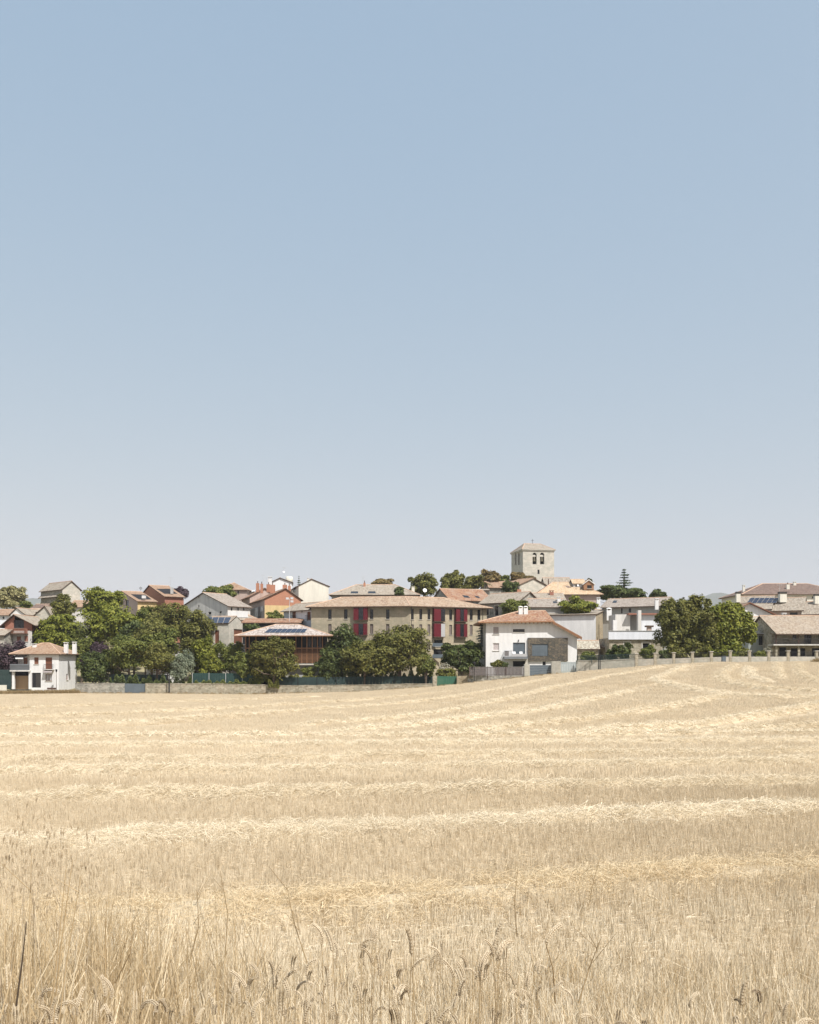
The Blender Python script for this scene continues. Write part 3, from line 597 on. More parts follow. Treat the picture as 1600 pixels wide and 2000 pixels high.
solar(b7.root, b7.slopes[0], [(404, 1206.5), (452.5, 1206.5), (447, 1218), (402, 1218)], 4, 2)
H('low_house', 'low tan hipped roof behind the house with eight solar panels', (430, 500), 198, 0, 'l', dep=9, eave=1211.5, ridge=1199.5, roof='hip', wall=OFFW, tile=T_TAN)
b8 = H('orange_house', 'orange brick gabled house with yellow ground floor and red chimneys', (517, 588), 206, 20, 'l', dep_px=488, side='l', eave=1170, ridge=1150.5, roof='gy', apex=558, over=.5, gover=.3, wall=BRICK, tile=T_RED, face_mats={'L': PINKR}, wins={'L': [(498, 1186, 504, 1208, 'glass'), (509, 1185, 513.5, 1194, 'glass')]})
H('x', '', (517, 588), 206, 20, 'l', dep=b8.dep - .1, back=-.05, eave=1182, wall=OCHRE, root=b8.root, wins={}, face_mats={'L': OFFW})
for p_, y0, y1, w_, d_ in ((503, 1139, 1150, 6, 216), (511, 1140, 1152, 5, 214), (524, 1141, 1150, 7, 214), (532, 1142, 1152, 9, 212), (556, 1142, 1150, 8, 212), (565, 1144, 1154, 5, 210)): chimney(b8.root, p_, y0, y1, w_, d_, BRICK, 'pipe')
skylight(b8.root, b8.slopes[0], [(517, 1158), (524, 1157.5), (520, 1161), (513, 1161.5)])
b8b = H('orange_house', 'darker red-roofed house with white roof strip, left behind the orange gable', (488, 540), 224, 20, 'l', dep_px=472, side='l', eave=1166, ridge=1150, roof='gy', apex=518, over=.5, wall=PINKR, tile=T_RED)
skylight(b8b.root, b8b.slopes[0], [(488, 1154), (500, 1152), (498, 1155), (476, 1161)], FRAMEW); antenna(b8b.root, 514, 1123, 1148, 224, 4); antenna(b8b.root, 521, 1128, 1147, 222, 3)
b9 = H('cream_house', 'small white gabled house with chimney and antenna on the skyline', (529, 571), 242, 8, 'l', dep=10, eave=1138, ridge=1129.5, roof='gy', apex=547, over=.3, wall=WHITE, tile=T_TAN); chimney(b9.root, 527, 1126, 1141, 7, 241, WHITE)
antenna(b9.root, 555, 1108, 1130, 243, 4); dish(b9.root, 554.5, 1117, 2, 243)
m = MB(); c_ = P(565, 1134, 246); m.tube([c_ + Vector((0, 0, q)) for q in (-1, .9, 1.05, 1.15)], [1, 1, .85, .05], 14); m.build('water_drum', CREAM, b9.root, True)
b9 = H('cream_house', 'large cream house with blank lit gable, left of the long stone building', (583.5, 642), 225, 15, 'l', dep_px=566, side='l', eave=1144.5, ridge=1132, roof='gy', apex=609, over=.35, gover=.2, wall=CREAM, tile=T_TAN, wins={'L': [(573, 1146.5, 578, 1156, 'glass')]}); chimney(b9.root, 602, 1129, 1136, 4, 226, CREAM)
b10 = H('white_house', 'shaded bluish-white house with two balcony doors beside the long stone building', (554, 612), 187, -46, 'r', dep=7, eave=1190, ridge=1179, roof='gx', over=.7, wall=BLUEW, tile=T_TAN, wins={'F': [(571, 1195, 578, 1211, 'brown'), (600, 1195, 607, 1211, 'brown'), (589, 1193, 591, 1196, 'glass')]})  # bluish render is a white wall with its shade tint painted in
for p_, q_ in ((569, 580), (598, 609)):
    A_, B_ = b10.hit('F', p_, 1211), b10.hit('F', q_, 1211); pa, pb = b10.W(A_[0], -.3, A_[1]), b10.W(B_[0], -.3, A_[1]); railing(b10.root, 'balcony_railing', [pa, pb], .95, BLACKM, 6, .016)
b11 = H('long_canopy', 'long low red-brown canopy roof behind the wooden pavilion', (474, 586), 185, 0, 'l', dep=5, eave=1217.5, ridge=1210, roof='shed', over=.3, wall=DARK, tile=T_RED, cat='canopy')  # near-black walls are added for the shade beneath the canopy
H('white_outhouse', 'white outhouse half hidden by the trees behind the stone wall', (286, 348), 186, 0, 'l', dep=7, eave=1268, ridge=1258, wall=WHITE, tile=T_TAN, wins={'F': [(300, 1275, 305, 1285, 'brown')]})
H('pale_wall_house', 'pale house behind trees left of the wooden pavilion', (468, 512), 184, 0, 'l', dep=4, eave=1262, ridge=1258, roof='shed', wall=OFFW, tile=T_PALE)
# wooden pavilion
pv = H('pavilion', 'wooden pavilion with mottled hipped tile roof and black solar array', (478, 634), 171, 0, 'l', dep=8, eave=1236.5, ridge=1221.5, roof='hip', over=1.7, wall=DARK, tile=tiles('weathered_grey_pink_tiles', [(.28, .225, .19), (.42, .36, .325), (.52, .47, .435), (.24, .19, .16)], lk=.3), walls=False, ridge_in=5.4, eavemat=WOODO)
solar(pv.root, pv.slopes[0], [(526, 1229), (601, 1229), (595, 1237), (516, 1237)], 8, 1)
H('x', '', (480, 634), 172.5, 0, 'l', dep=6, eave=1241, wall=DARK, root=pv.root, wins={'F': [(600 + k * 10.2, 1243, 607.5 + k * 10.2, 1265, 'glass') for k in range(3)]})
for p_ in (480, 487, 500, 520, 540, 560, 578, 589.5, 599.5, 610, 620, 630): slab(pv.root, 'post', p_ - .8, p_ + .8, 1241.5, 1296, 171.2, .2, WOODO)
slab(pv.root, 'beam', 478, 636, 1265, 1267, 171.12, .22, WOODO); slab(pv.root, 'beam', 477, 636, 1239.8, 1241.8, 171.0, .3, WOODO)
for k in range(11): slab(pv.root, 'slat', 574, 636, 1269 + k * 2.4, 1269.9 + k * 2.4, 171.05, .05, WOODO)
for k in range(26): q_ = 470 + k * 6.6; slab(pv.root, 'rafter_end', q_, q_ + 1, 1240.2, 1241.6, 169.5, 1.2, WOODO)
slab(pv.root, 'floor_slab', 474, 638, 1296.2, 1299, 170.6, 8, CONC); slab(pv.root, 'plinth', 478, 634, 1299.2, 1325, 171.6, 7, GREYR)

# ------------------------------------------------------------------ long three-storey stone building with crimson bays
def winrow(xs, hw, y0, y1, k='glass'): return [(x - hw, y0, x + hw, y1, k) for x in xs]
mbA = H('long_stone_building', 'long three-storey sandstone building with pink tiled roof and crimson bays', (608, 800), 182, -9, 'r', dep=12, eave=1183, wall=SAND,
        wins={'F': winrow((644.5, 675.5, 726, 757.5), 3.4, 1190, 1209) + winrow((644.5, 675.5, 726, 757.5), 3.2, 1219, 1238, 'blind') + winrow((644.5, 757.5), 3.2, 1250, 1270)})
mbB = H('x', '', (800.4, 951), 182, 24, 'l', dep=12, eave=1183, wall=SAND, root=mbA.root,
        wins={'F': winrow((805.5, 822, 838), 2.8, 1189.5, 1210) + winrow((880.5, 920.5, 935.5), 2.9, 1190.5, 1211) + winrow((805.5, 822, 838), 2.7, 1219.5, 1240, 'blind') + winrow((880.5, 920.5), 2.7, 1220.5, 1240, 'blind') + winrow((838, 822), 2.6, 1250, 1270, 'blind') + [(848, 1250, 864, 1263, 'glass'), (847, 1268, 864, 1286, 'dark')]})
def mb_roof():
    o = .95; zA = mbA.ze; W1, W2 = mbA.W, mbB.W; l = .2; s_ = .30
    E0 = W1(-o, -o, zA - s_ * o + l); E2 = W2(mbB.w + o, -o, zA - s_ * o + l)
    n1, n2 = -mbA.ey, -mbB.ey; bis = (n1 + n2).normalized(); c = W1(mbA.w, 0, 0); E1 = c + bis * (o / bis.dot(n1)) + Vector((0, 0, zA - s_ * o + l))
    half = 7.2; R1 = c - bis * (half / bis.dot(n1)); R1.z = zA + s_ * half + l
    R0 = W1(4.6, half, zA + s_ * half + l); R2 = W2(mbB.w - 6.5, half, zA + s_ * half + l)
    B0 = W1(-o, 2 * half + o, E0.z); B1 = c - bis * ((2 * half + o) / bis.dot(n1)); B1.z = E0.z; B2 = W2(mbB.w + o, 2 * half + o, E0.z)
    roof_mesh(mbA.root, [[E0, E1, R1, R0], [E1, E2, R2, R1], [E2, B2, R2], [B2, B1, R1, R2], [B1, B0, R0, R1], [B0, E0, R0]], [(R0, R1), (R1, R2), (E0, R0), (E2, R2), (E1, R1)], T_PINK, WOODD, .18)
mb_roof()
def bay(h, x0, x1, y0, y1, cells, proj=.75):
    """projecting bay: cells are (px0, px1, material) panels side by side, with side cheeks and slabs"""
    a = h.hit('F', x0, y1); b = h.hit('F', x1, y1); zt = h.hit('F', x0, y0)[1]; zb = a[1]
    for c0, c1, mt in cells:
        s0, s1 = h.hit('F', c0, y1)[0], h.hit('F', c1, y1)[0]; m = MB(); m.obox(h.W(s0 + .02, -proj, zb), h.ex * (s1 - s0 - .04), h.ey * .06, Vector((0, 0, zt - zb))); m.build('bay_panel' if mt is REDP else 'bay_window', mt, h.root)
    m = MB()
    for q in (a[0], b[0] - .06): m.obox(h.W(q, -proj + .07, zb), h.ex * .06, h.ey * (proj - .09), Vector((0, 0, zt - zb)))
    m.build('bay_side', REDP, h.root)
    m = MB(); m.obox(h.W(a[0] - .03, -proj - .03, zb - .14), h.ex * (b[0] - a[0] + .06), h.ey * (proj + .01), Vector((0, 0, .13))); m.obox(h.W(a[0] - .03, -proj - .03, zt + .01), h.ex * (b[0] - a[0] + .06), h.ey * (proj + .01), Vector((0, 0, .1))); m.build('bay_slab', WOODD, h.root)
bay(mbA, 692, 719, 1187.5, 1211, [(692, 702, REDP), (702, 711, GLASS), (711, 719, REDP)])
bay(mbA, 692, 718, 1218.5, 1240, [(692, 702, REDP), (702, 711, GLASS), (711, 718, REDP)])
bay(mbB, 845, 866.5, 1189.5, 1213, [(845, 858.5, REDP), (858.5, 866.5, GLASS)])
bay(mbB, 845, 866.5, 1218, 1243.5, [(845, 858.5, REDP), (858.5, 866.5, GLASSL)])
bay(mbB, 888, 910, 1190, 1213.5, [(888, 896, REDP), (896, 903, GLASS), (903, 910, REDP)])
bay(mbB, 888, 910, 1219, 1243.5, [(888, 896, REDP), (896, 903, GLASS), (903, 910, REDP)])
for y_ in (1263, 1285): slab(mbA.root, 'balcony_panel', 845, 866, y_ - 7, y_, mbB.W(mbB.hit('F', 845, 1270)[0], -.4, 0).y, .06, GREYB)
m = MB(); q_ = mbB.W(.35, -.06, 0); m.tube([Vector((q_.x, q_.y, mbA.ze - .2)), Vector((q_.x, q_.y, mbA.zb + .4))], .05, 6); m.build('drainpipe', FRAMED, mbA.root)
m = MB(); q_ = mbB.W(mbB.w - 1.0, -.06, 0); m.tube([Vector((q_.x, q_.y, mbA.ze - .2)), Vector((q_.x, q_.y, mbA.zb + .4))], .05, 6); m.build('drainpipe', FRAMED, mbA.root)

# ------------------------------------------------------------------ roofs behind, centre
b14 = H('stone_house', 'stone house with wide tan hipped roof behind the long stone building', (648, 816), 214, 0, 'l', dep=13, eave=1161.5, ridge=1143.5, roof='hip', ridge_in=5.5, over=.6, wall=STONE, tile=T_TAN)
chimney(b14.root, 712, 1138, 1146, 4, 219, BRICK, 'pipe'); antenna(b14.root, 709, 1126, 1145, 219, 4)
for p_ in (692, 726): skylight(b14.root, b14.slopes[0], [(p_ - 6, 1155.5), (p_ + 7, 1155.5), (p_ + 8, 1159), (p_ - 7, 1159)])
chimney(b14.root, 807, 1145, 1152, 6, 216, CREAM)
dish(b14.root, 830, 1153, 4, 205)
b15 = H('red_roofed_house', 'house with faded red roof, skylights and shaded gable behind the crimson bays', (880, 962), 206, 22, 'l', dep_px=842, side='l', eave=1172.5, ridge=1152.5, roof='gx', over=.4, wall=STONE, tile=T_RED)
skylight(b15.root, b15.slopes[0], [(903, 1163), (914, 1164), (918, 1168), (907, 1167)]); skylight(b15.root, b15.slopes[0], [(927, 1164), (934, 1165), (938, 1168.5), (931, 1167.5)])
H('low_stone_wall_block', 'plain cream stone block between the faded red roof and the palm', (922, 955), 218, 0, 'l', dep=5, eave=1154, ridge=1152, roof='shed', wall=STONEP, tile=T_TAN, cat='outbuilding')
b16 = H('stone_house', 'stone house with cream window surrounds behind the white house', (938, 1012), 192, -40, 'r', dep=9, eave=1175.5, ridge=1159.5, roof='gx', over=.5, wall=STONE, tile=T_TAN, wins={'F': [(949, 1187, 955, 1202, 'surr'), (966, 1183, 974, 1203, 'surr')]})
b16b = H('low_house', 'long pale tan roof running right behind the stone house with cream surrounds', (1006, 1104), 204, 0, 'l', dep=9, eave=1174, ridge=1160, wall=STONE, tile=T_TAN)
chimney(b16b.root, 1014.5, 1151, 1163, 8, 205, BRICK, 'pipe'); chimney(b16b.root, 1078, 1153, 1163, 7.5, 207, BRICKD); antenna(b16b.root, 1090, 1126, 1160, 209, 4)
# church tower
tw = H('church_tower', 'square pale stone church tower with belfry arches and low hipped roof', (1021.5, 1082.5), 262, 12, 'l', dep_px=999, side='l', eave=1073, ridge=1063.4, roof='hip', ridge_in=2.3, over=.32, wall=STONEP, tile=T_TAN, cat='church tower', eavemat=STONEP,
       wins={'F': [(1040.4, 1079.4, 1048.3, 1102, 'arch'), (1055, 1079.4, 1063.3, 1102, 'arch'), (1050, 1112.6, 1054, 1121, 'slit')], 'L': [(1005.6, 1079.5, 1008.8, 1103, 'archs'), (1011.8, 1079.5, 1015.2, 1103, 'archs')]})
m = MB(); o_ = .2; m.obox(tw.W(-o_, -o_, tw.ze - .35), tw.ex * (tw.w + 2 * o_), tw.ey * (tw.dep + 2 * o_), (0, 0, .3)); m.build('cornice', STONEP, tw.root)
m = MB(); c_ = tw.W(tw.w / 2, tw.dep / 2, tw.ze + tw.h); m.tube([c_, c_ + Vector((0, 0, 1.6))], .05, 6); m.tube([c_ + Vector((-.4, 0, 1.15)), c_ + Vector((.4, 0, 1.15))], .05, 6); m.tube([c_ + Vector((0, 0, -.1)), c_ + Vector((0, 0, .3))], [.3, .1], 8); m.build('cross', BLACKM, tw.root)
H('church_nave', 'stone gable with faded red roof at the foot of the church tower', (1015, 1072), 236, 40, 'l', dep=11, eave=1142.5, ridge=1130.5, roof='gy', apex=1041.5, over=.4, wall=STONEP, tile=T_TERRA, cat='church')
H('stone_house', 'low stone house with reddish roof left of the church, behind the palm', (956, 992), 240, 10, 'l', dep=9, eave=1148, ridge=1137.5, wall=STONE, tile=T_TERRA)
H('church_annex', 'cream-roofed church annex right of the tower base', (1066, 1116), 252, 0, 'l', dep=9, eave=1143, ridge=1129.5, wall=STONEP, tile=T_TAN, cat='church')
b18 = H('orange_roofed_house', 'house with bright pale orange roof and wooden dormer right of the tower', (1052, 1172), 222, 0, 'l', dep=13, eave=1160, ridge=1138.5, roof='hip', ridge_in=4.6, over=.7, wall=PINKR, tile=T_ORANGE, wins={'F': [(1100, 1163, 1104, 1170, 'glass')]})
H('x', '', (1140.5, 1160), 223.4, 0, 'l', dep=6.5, eave=1141, ridge=1133.5, roof='gy', over=.3, gover=.25, wall=WOODO, tile=T_ORANGE, root=b18.root, base=Zat(1152, 223.4), wins={'F': [(1147, 1143, 1156, 1149.5, 'glass')]}, th=.2, eavemat=FRAMEW)
H('x', '', (1120, 1142), 225.5, 0, 'l', dep=5, eave=1140.5, ridge=1133, roof='gx', over=.3, wall=WHITE, tile=T_ORANGE, root=b18.root, base=Zat(1152, 225), wins={'F': [(1124, 1142, 1132, 1146, 'glass')]})
dish(b18.root, 1129, 1143.5, 2, 224); skylight(b18.root, b18.slopes[0], [(1104, 1144.5), (1110, 1144.5), (1116, 1148), (1109, 1148)], T_BROWN)
chimney(b18.root, 1071.5, 1134, 1142, 2, 230, RUST, 'pipe')
b19 = H('grey_roofed_house', 'grey-brown roof with a white chimney behind the white house roof', (1034, 1106), 190, 0, 'l', dep=10, eave=1186, ridge=1171, wall=GREYR, tile=T_GREY, over=.5); chimney(b19.root, 1092, 1165.5, 1180, 6, 193, WHITE); antenna(b19.root, 1046, 1172, 1182, 192, 2); skylight(b19.root, b19.slopes[0], [(1080, 1175), (1087, 1175), (1089, 1178), (1081, 1178)])
H('red_roofed_house', 'low reddish roof on the skyline behind a tree at left', (416, 483), 252, 0, 'l', dep=11, eave=1152, ridge=1139.5, roof='hip', ridge_in=5, over=.5, wall=PINKR, tile=T_TERRA, wins={'F': [(464, 1154, 467, 1160, 'glass')]})

# ------------------------------------------------------------------ modern white house with slate cladding
ZB = 5 * 0 + min(tz(Xat(949, 166), 166), tz(Xat(1127, 166), 166)) - .5
wh = H('modern_white_house', 'modern white house with slate cladding, red tile roof and balcony', (949, 1079), 166, 0, 'l', dep=11, eave=1215.5, wall=WHITE, base=ZB, face_mats={'L': STONEP},
       wins={'F': [(963, 1223.5, 975, 1238.7, 'shut'), (963, 1256, 975, 1270.7, 'shutl'), (1002, 1228.7, 1025, 1234.7, 'glass'), (1002, 1255, 1026, 1282, 'grey'), (1002, 1291, 1026, 1302, 'dark'), (1060, 1292, 1066, 1299, 'dark')]})
def wh_more():
    rt = wh.root; xa, xb = Xat(1079, 166), Xat(1127, 166); za, zb_ = Zat(1215.5, 166), Zat(1239.5, 166); m = MB()
    m.poly([(xa, 166.004, ZB), (xb, 166.004, ZB), (xb, 166.004, zb_), (xa, 166.004, za)]); m.poly([(xb, 166.004, ZB), (xb, 177, ZB), (xb, 177, zb_), (xb, 166.004, zb_)]); m.poly([(xb, 177, ZB), (xa, 177, ZB), (xa, 177, za), (xb, 177, zb_)]); m.build('side_wall', WHITE, rt)
    A, B, C = P(934, 1214.5, 165.0), P(1080, 1212.6, 165.0), P(1137, 1244, 165.0); R0, R1 = P(1014, 1193.5, 171.5), P(1066, 1192.6, 171.5)
    A2, C2 = A + Vector((0, 13, 0)), C + Vector((0, 13, 0)); B2 = P(1080, 1212.6, 165); B2.y = 178
    roof_mesh(rt, [[A, B, R1, R0], [B, C, C2], [B, C2, R1], [A2, A, R0], [C2, A2, R0, R1]], [(R0, R1), (A, R0)], T_RED, WOODO, .24)
    f = MB(); f.obox(B + Vector((0, .04, -.5)), C - B, (0, .18, 0), (0, 0, .24)); f.build('barge_board', WOODO, rt)
    for k in range(18): q = 940 + k * 7.9; slab(rt, 'rafter_end', q, q + 1.3, 1215.6, 1217.4, 165.15, .8, WOODO)
    cl = MB(); x0, x1 = Xat(1031, 165.9), Xat(1109, 165.9); w0, w1 = Xat(1039, 165.9), Xat(1070.5, 165.9); z0, z1, z2, z3 = Zat(1291, 165.9), Zat(1281.5, 165.9), Zat(1257.6, 165.9), Zat(1245.7, 165.9); dy = .30
    for (a, b, c, d_) in ((x0, z0, w0, z3), (w1, z0, x1, z3), (w0, z0, w1, z1), (w0, z2, w1, z3)): cl.obox((a, 165.7, b), (c - a, 0, 0), (0, dy - .005, 0), (0, 0, d_ - b))
    cl.build('slate_cladding', CLAD, rt)
    g = MB(); g.obox((w0 + .02, 165.86, z1 + .02), (w1 - w0 - .04, 0, 0), (0, .08, 0), (0, 0, z2 - z1 - .04)); sh = g.build('roller_shutter', GREYB, rt)
    for k in range(9):
        e_ = MB(); e_.obox((w0 + .04 + (w1 - w0 - .08) * k / 9, 165.83, z1 + .05), ((w1 - w0) / 9 * .82, 0, 0), (0, .03, 0), (0, 0, z2 - z1 - .1)); e_.build('shutter_board', GREYB, sh)
    slab(rt, 'balcony_slab', 985, 1031, 1282.3, 1286, 164.0, 2.0, GREYM); slab(rt, 'balcony_post', 1026, 1031, 1286.2, 1318, 164.6, .4, STONEP)
    railing(rt, 'balcony_railing', [P(985.5, 1282, 165.9), P(985.5, 1282, 164.1), P(1000, 1282, 164.1)], 1.0, GREYM, 9, .02); slab(rt, 'balcony_screen', 986, 994, 1271.5, 1281.5, 164.14, .03, SHUTG)
    gl = slab(rt, 'balcony_glass', 1000, 1030, 1277, 1282, 164.1, .02, GLASSL)
    gu = MB(); gu.tube([P(985, 1286.6, 163.95), P(1031, 1286.6, 163.95)], .05, 6); gu.build('gutter', GREYM, rt)
    for p_ in (1017.5, 1027.5): chimney(rt, p_, 1183.5, 1197, 8, 169.2, WHITE, 'dome')
    l_ = MB(); c = P(1013, 1253, 165.9); l_.cbox((c.x, 165.9, c.z), .14, .16, .35); l_.build('wall_lamp', BLACKM, rt)
    d_ = MB(); p = P(948, 1218, 165.9); d_.tube([p, Vector((p.x, p.y, ZB + .3))], .05, 6); d_.build('drainpipe', FRAMED, rt)
wh_more()
def chair(px, d, label):
    z = Zat(1282.3, 164.2) + .01; x = Xat(px, d); r = empty('balcony_chair', (x, d, z), label, 'chair', 'white chairs on the balcony'); s_ = MB(); s_.cbox((x, d, z + .40), .55, .5, .05); s_.build('seat', PLASTW, r)
    b_ = MB(); b_.obox((x - .28, d + .2, z + .45), (.56, 0, 0), (0, .06, 0), (0, .12, .45)); b_.build('backrest', PLASTW, r)
    for sx in (-.24, .24):
        a_ = MB(); a_.cbox((x + sx, d, z + .6), .05, .45, .04); a_.build('armrest', PLASTW, r)
        for sy in (-.2, .2): l_ = MB(); l_.cbox((x + sx, d + sy, z), .05, .05, .6 if sy < 0 else .4); l_.build('leg', PLASTW, r)
chair(1004.5, 165.1, 'white plastic chair on the balcony, beside the grey railing'); chair(1018, 165.1, 'white plastic chair on the balcony, next to the slate cladding')
ex = H('white_annex', 'white-walled annex with rubble stone gable behind the modern white house', (1044, 1164), 181, -18, 'r', dep_px=1198, eave=1201, ridge=1193, roof='gx', over=.4, gover=.2, wall=WHITE, tile=T_TAN, face_mats={'R': STONEB}, cat='house')
chimney(ex.root, 1190.5, 1186.5, 1204, 9.5, 184, WHITE, 'dome')
H('tiled_shed', 'low stone shed with pale tile roof right of the modern white house', (1129, 1169), 171, -8, 'l', dep=6, eave=1267.5, ridge=1253, roof='gx', over=.4, wall=STONEY, tile=T_PALE)
m_ = H('tiled_porch', 'little tile hood over a dark doorway in the stone gable', (1179, 1190), 172, 0, 'l', dep=4, eave=1266, ridge=1258, roof='shed', over=.3, wall=STONEB, tile=T_TERRA, wins={'F': [(1181, 1268, 1188, 1282, 'dark')]}, cat='porch')
H('tiled_garage', 'low stone garage with pink and grey tile roof behind the slat fence', (898, 986), 168, 0, 'l', dep=7, eave=1307, ridge=1287.5, roof='gx', over=.4, wall=STONEY, tile=T_PALE, cat='garage')
# terrace house and the long roof behind it
b21 = H('long_roofed_house', 'house with long brown-grey roof and two white chimneys above the white terrace', (1176, 1298), 194, -30, 'l', dep=10, eave=1186, ridge=1170, roof='gx', over=.8, wall=GREYR, tile=T_GREY, wins={'F': [(1213, 1188, 1216, 1198, 'ddoor'), (1228, 1188, 1233, 1196, 'glass')]})
chimney(b21.root, 1169.5, 1167, 1182, 6.5, 192, WHITE); chimney(b21.root, 1283.5, 1168.5, 1183, 6.5, 186, WHITE); skylight(b21.root, b21.slopes[0], [(1199, 1173.5), (1206, 1173.5), (1204, 1177.5), (1196, 1177.5)])
tr = H('terrace_house', 'stone house with white flat terrace parapet next to the dark oak', (1190, 1294), 168, 0, 'l', dep=9, eave=1246, wall=STONEY, wins={'F': [(1219, 1254, 1231, 1264, 'surr'), (1255, 1256, 1269, 1271, 'surr')]})
slab(tr.root, 'parapet', 1189, 1296, 1232.5, 1249, 167.6, .35, BLUEW); slab(tr.root, 'parapet_coping', 1188.6, 1296.4, 1231.5, 1232.4, 167.5, .55, GREYR)
slab(tr.root, 'terrace_room', 1202, 1231, 1200, 1246, 176, 6, OFFW); slab(tr.root, 'terrace_room', 1231.4, 1246, 1201, 1246, 177.4, 4.5, GREYR); slab(tr.root, 'terrace_wall', 1253, 1296, 1201, 1246, 175.4, 4, BLUEW)  # grey second slab paints the shadow on the room's right-hand side
slab(tr.root, 'terrace_chimney', 1246.6, 1252.8, 1192, 1246, 173.0, 1.1, OFFW); slab(tr.root, 'terrace_pillar', 1198, 1205.5, 1211, 1246, 172.4, .7, WHITE); slab(tr.root, 'roof_edge', 1228, 1285, 1197.5, 1200.5, 174.8, 2.5, BRICKD)
slab(tr.root, 'barbecue', 1265, 1273, 1225, 1246, 171, .8, PINKR); slab(tr.root, 'barbecue_shelf', 1262, 1277, 1221.5, 1224.6, 170.8, 1.1, WOODD)
# right-hand cluster
b25 = H('brown_roofed_house', 'large house with dark brown hipped roof on the right skyline', (1452, 1665), 216, 0, 'l', dep=15, eave=1160.5, ridge=1141.5, roof='hip', over=.6, wall=CREAM, tile=T_BROWN, wins={'F': [(1552, 1165, 1566, 1169, 'glass'), (1586, 1165, 1598, 1169, 'glass')]})
chimney(b25.root, 1540, 1141.5, 1147, 6, 219, CREAM, 'pipe'); chimney(b25.root, 1553, 1136, 1144, 5, 222, CREAM); chimney(b25.root, 1453.5, 1142.5, 1156, 4.5, 221, CREAM); antenna(b25.root, 1523, 1142, 1158, 214, 3)
r1 = H('row_house', 'row house with tan roof carrying twelve solar panels, right of the walnut tree', (1436, 1506), 194, -28, 'r', dep=11, eave=1189, ridge=1166, roof='gx', over=.5, wall=PINKR, tile=T_TAN)
solar(r1.root, r1.slopes[0], [(1466, 1168.5), (1524, 1168.5), (1516, 1178.5), (1459, 1178.5)], 6, 2)
chimney(r1.root, 1443, 1155.5, 1169, 8, 199, CREAM, 'dark'); chimney(r1.root, 1531, 1155.5, 1169, 13, 195, CREAM, 'dark')
r2 = H('row_house', 'tan-roofed row house stepping down right of the solar panels', (1506.5, 1568), 191, -28, 'r', dep=11, eave=1191.5, ridge=1169, roof='gx', over=.5, wall=PINKR, tile=T_TAN, wins={'F': [(1543, 1196, 1558, 1204, 'glass')]}); chimney(r2.root, 1597, 1160, 1172, 9, 192, CREAM, 'dark')
H('row_house', 'lowest tan-roofed row house at the right edge', (1568.5, 1650), 186, -28, 'r', dep=11, eave=1198, ridge=1176, roof='gx', over=.5, wall=PINKR, tile=T_TAN, wins={'F': [(1576, 1201, 1590, 1206, 'glass')]})
b25e = H('white_house', 'white gable with brown eaves half hidden behind the walnut tree', (1412, 1516), 180, 0, 'l', dep=9, eave=1203.5, ridge=1179, roof='gy', apex=1463, over=.7, gover=.7, wall=WHITE, tile=T_TERRA, eavemat=WOODB); 
b25f = H('grey_green_house', 'low grey-green house with mottled tan roof right of the walnut tree', (1462, 1522), 166, 0, 'l', dep=16, eave=1239, ridge=1206.5, roof='gx', over=.4, wall=plaster('grey_green_render', (.34, .37, .35)), tile=T_PALE, wins={'F': [(1482, 1242, 1496.5, 1260, 'glass')]})
chimney(b25f.root, 1533, 1197, 1213, 7.5, 172, WHITE)
pg = H('porch_house', 'house with pale orange tile roof and shaded full-width balcony at the right edge', (1516, 1665), 160, 0, 'l', dep=14, eave=1236, ridge=1204.5, roof='gx', over=.9, walls=False, tile=tiles('orange_mixed_tiles', [(.25, .19, .14), (.34, .275, .205), (.41, .34, .26), (.30, .23, .17)], lk=.3), wall=STONEY)
H('x', '', (1516, 1665), 160, 0, 'l', dep=10, back=1.9, eave=1236, wall=STONEY, root=pg.root, wins={'F': [(1548, 1239, 1556, 1249, 'glass'), (1571, 1238, 1585, 1258, 'glass'), (1599, 1239, 1608, 1249, 'glass'), (1545, 1266, 1560, 1282, 'dark'), (1562, 1266, 1573, 1282, 'dark'), (1586, 1266, 1604, 1284, 'dark'), (1522, 1264, 1536, 1282, 'dark')]})
m = MB(); m.poly([pg.W(.02, 0, pg.ze - .1), pg.W(.02, pg.dep, pg.ze - .1), pg.W(.02, pg.dep / 2, pg.ze + pg.h)]); m.poly([pg.W(.02, 1.9, pg.ze), pg.W(.02, 1.9, pg.zb), pg.W(.02, pg.dep, pg.zb), pg.W(.02, pg.dep, pg.ze)]); m.build('gable', STONEY, pg.root)
slab(pg.root, 'balcony_slab', 1511, 1665, 1258.4, 1260.5, 159.2, 2.6, OFFW)
railing(pg.root, 'balcony_railing', [P(1512, 1258.4, 159.3), P(1665, 1258.4, 159.3)], .95, BLACKM, 6, .016)
for p_ in (1515, 1559, 1603, 1648): slab(pg.root, 'post', p_, p_ + 2.2, 1236.5, 1258.3, 159.6, .2, RUST); slab(pg.root, 'pillar', p_, p_ + 4, 1260.7, 1288, 159.6, .4, STONEY)
for k in range(22): q_ = 1508 + k * 7; slab(pg.root, 'rafter_end', q_, q_ + 1.2, 1237, 1238.6, 159.15, .9, WOODD)

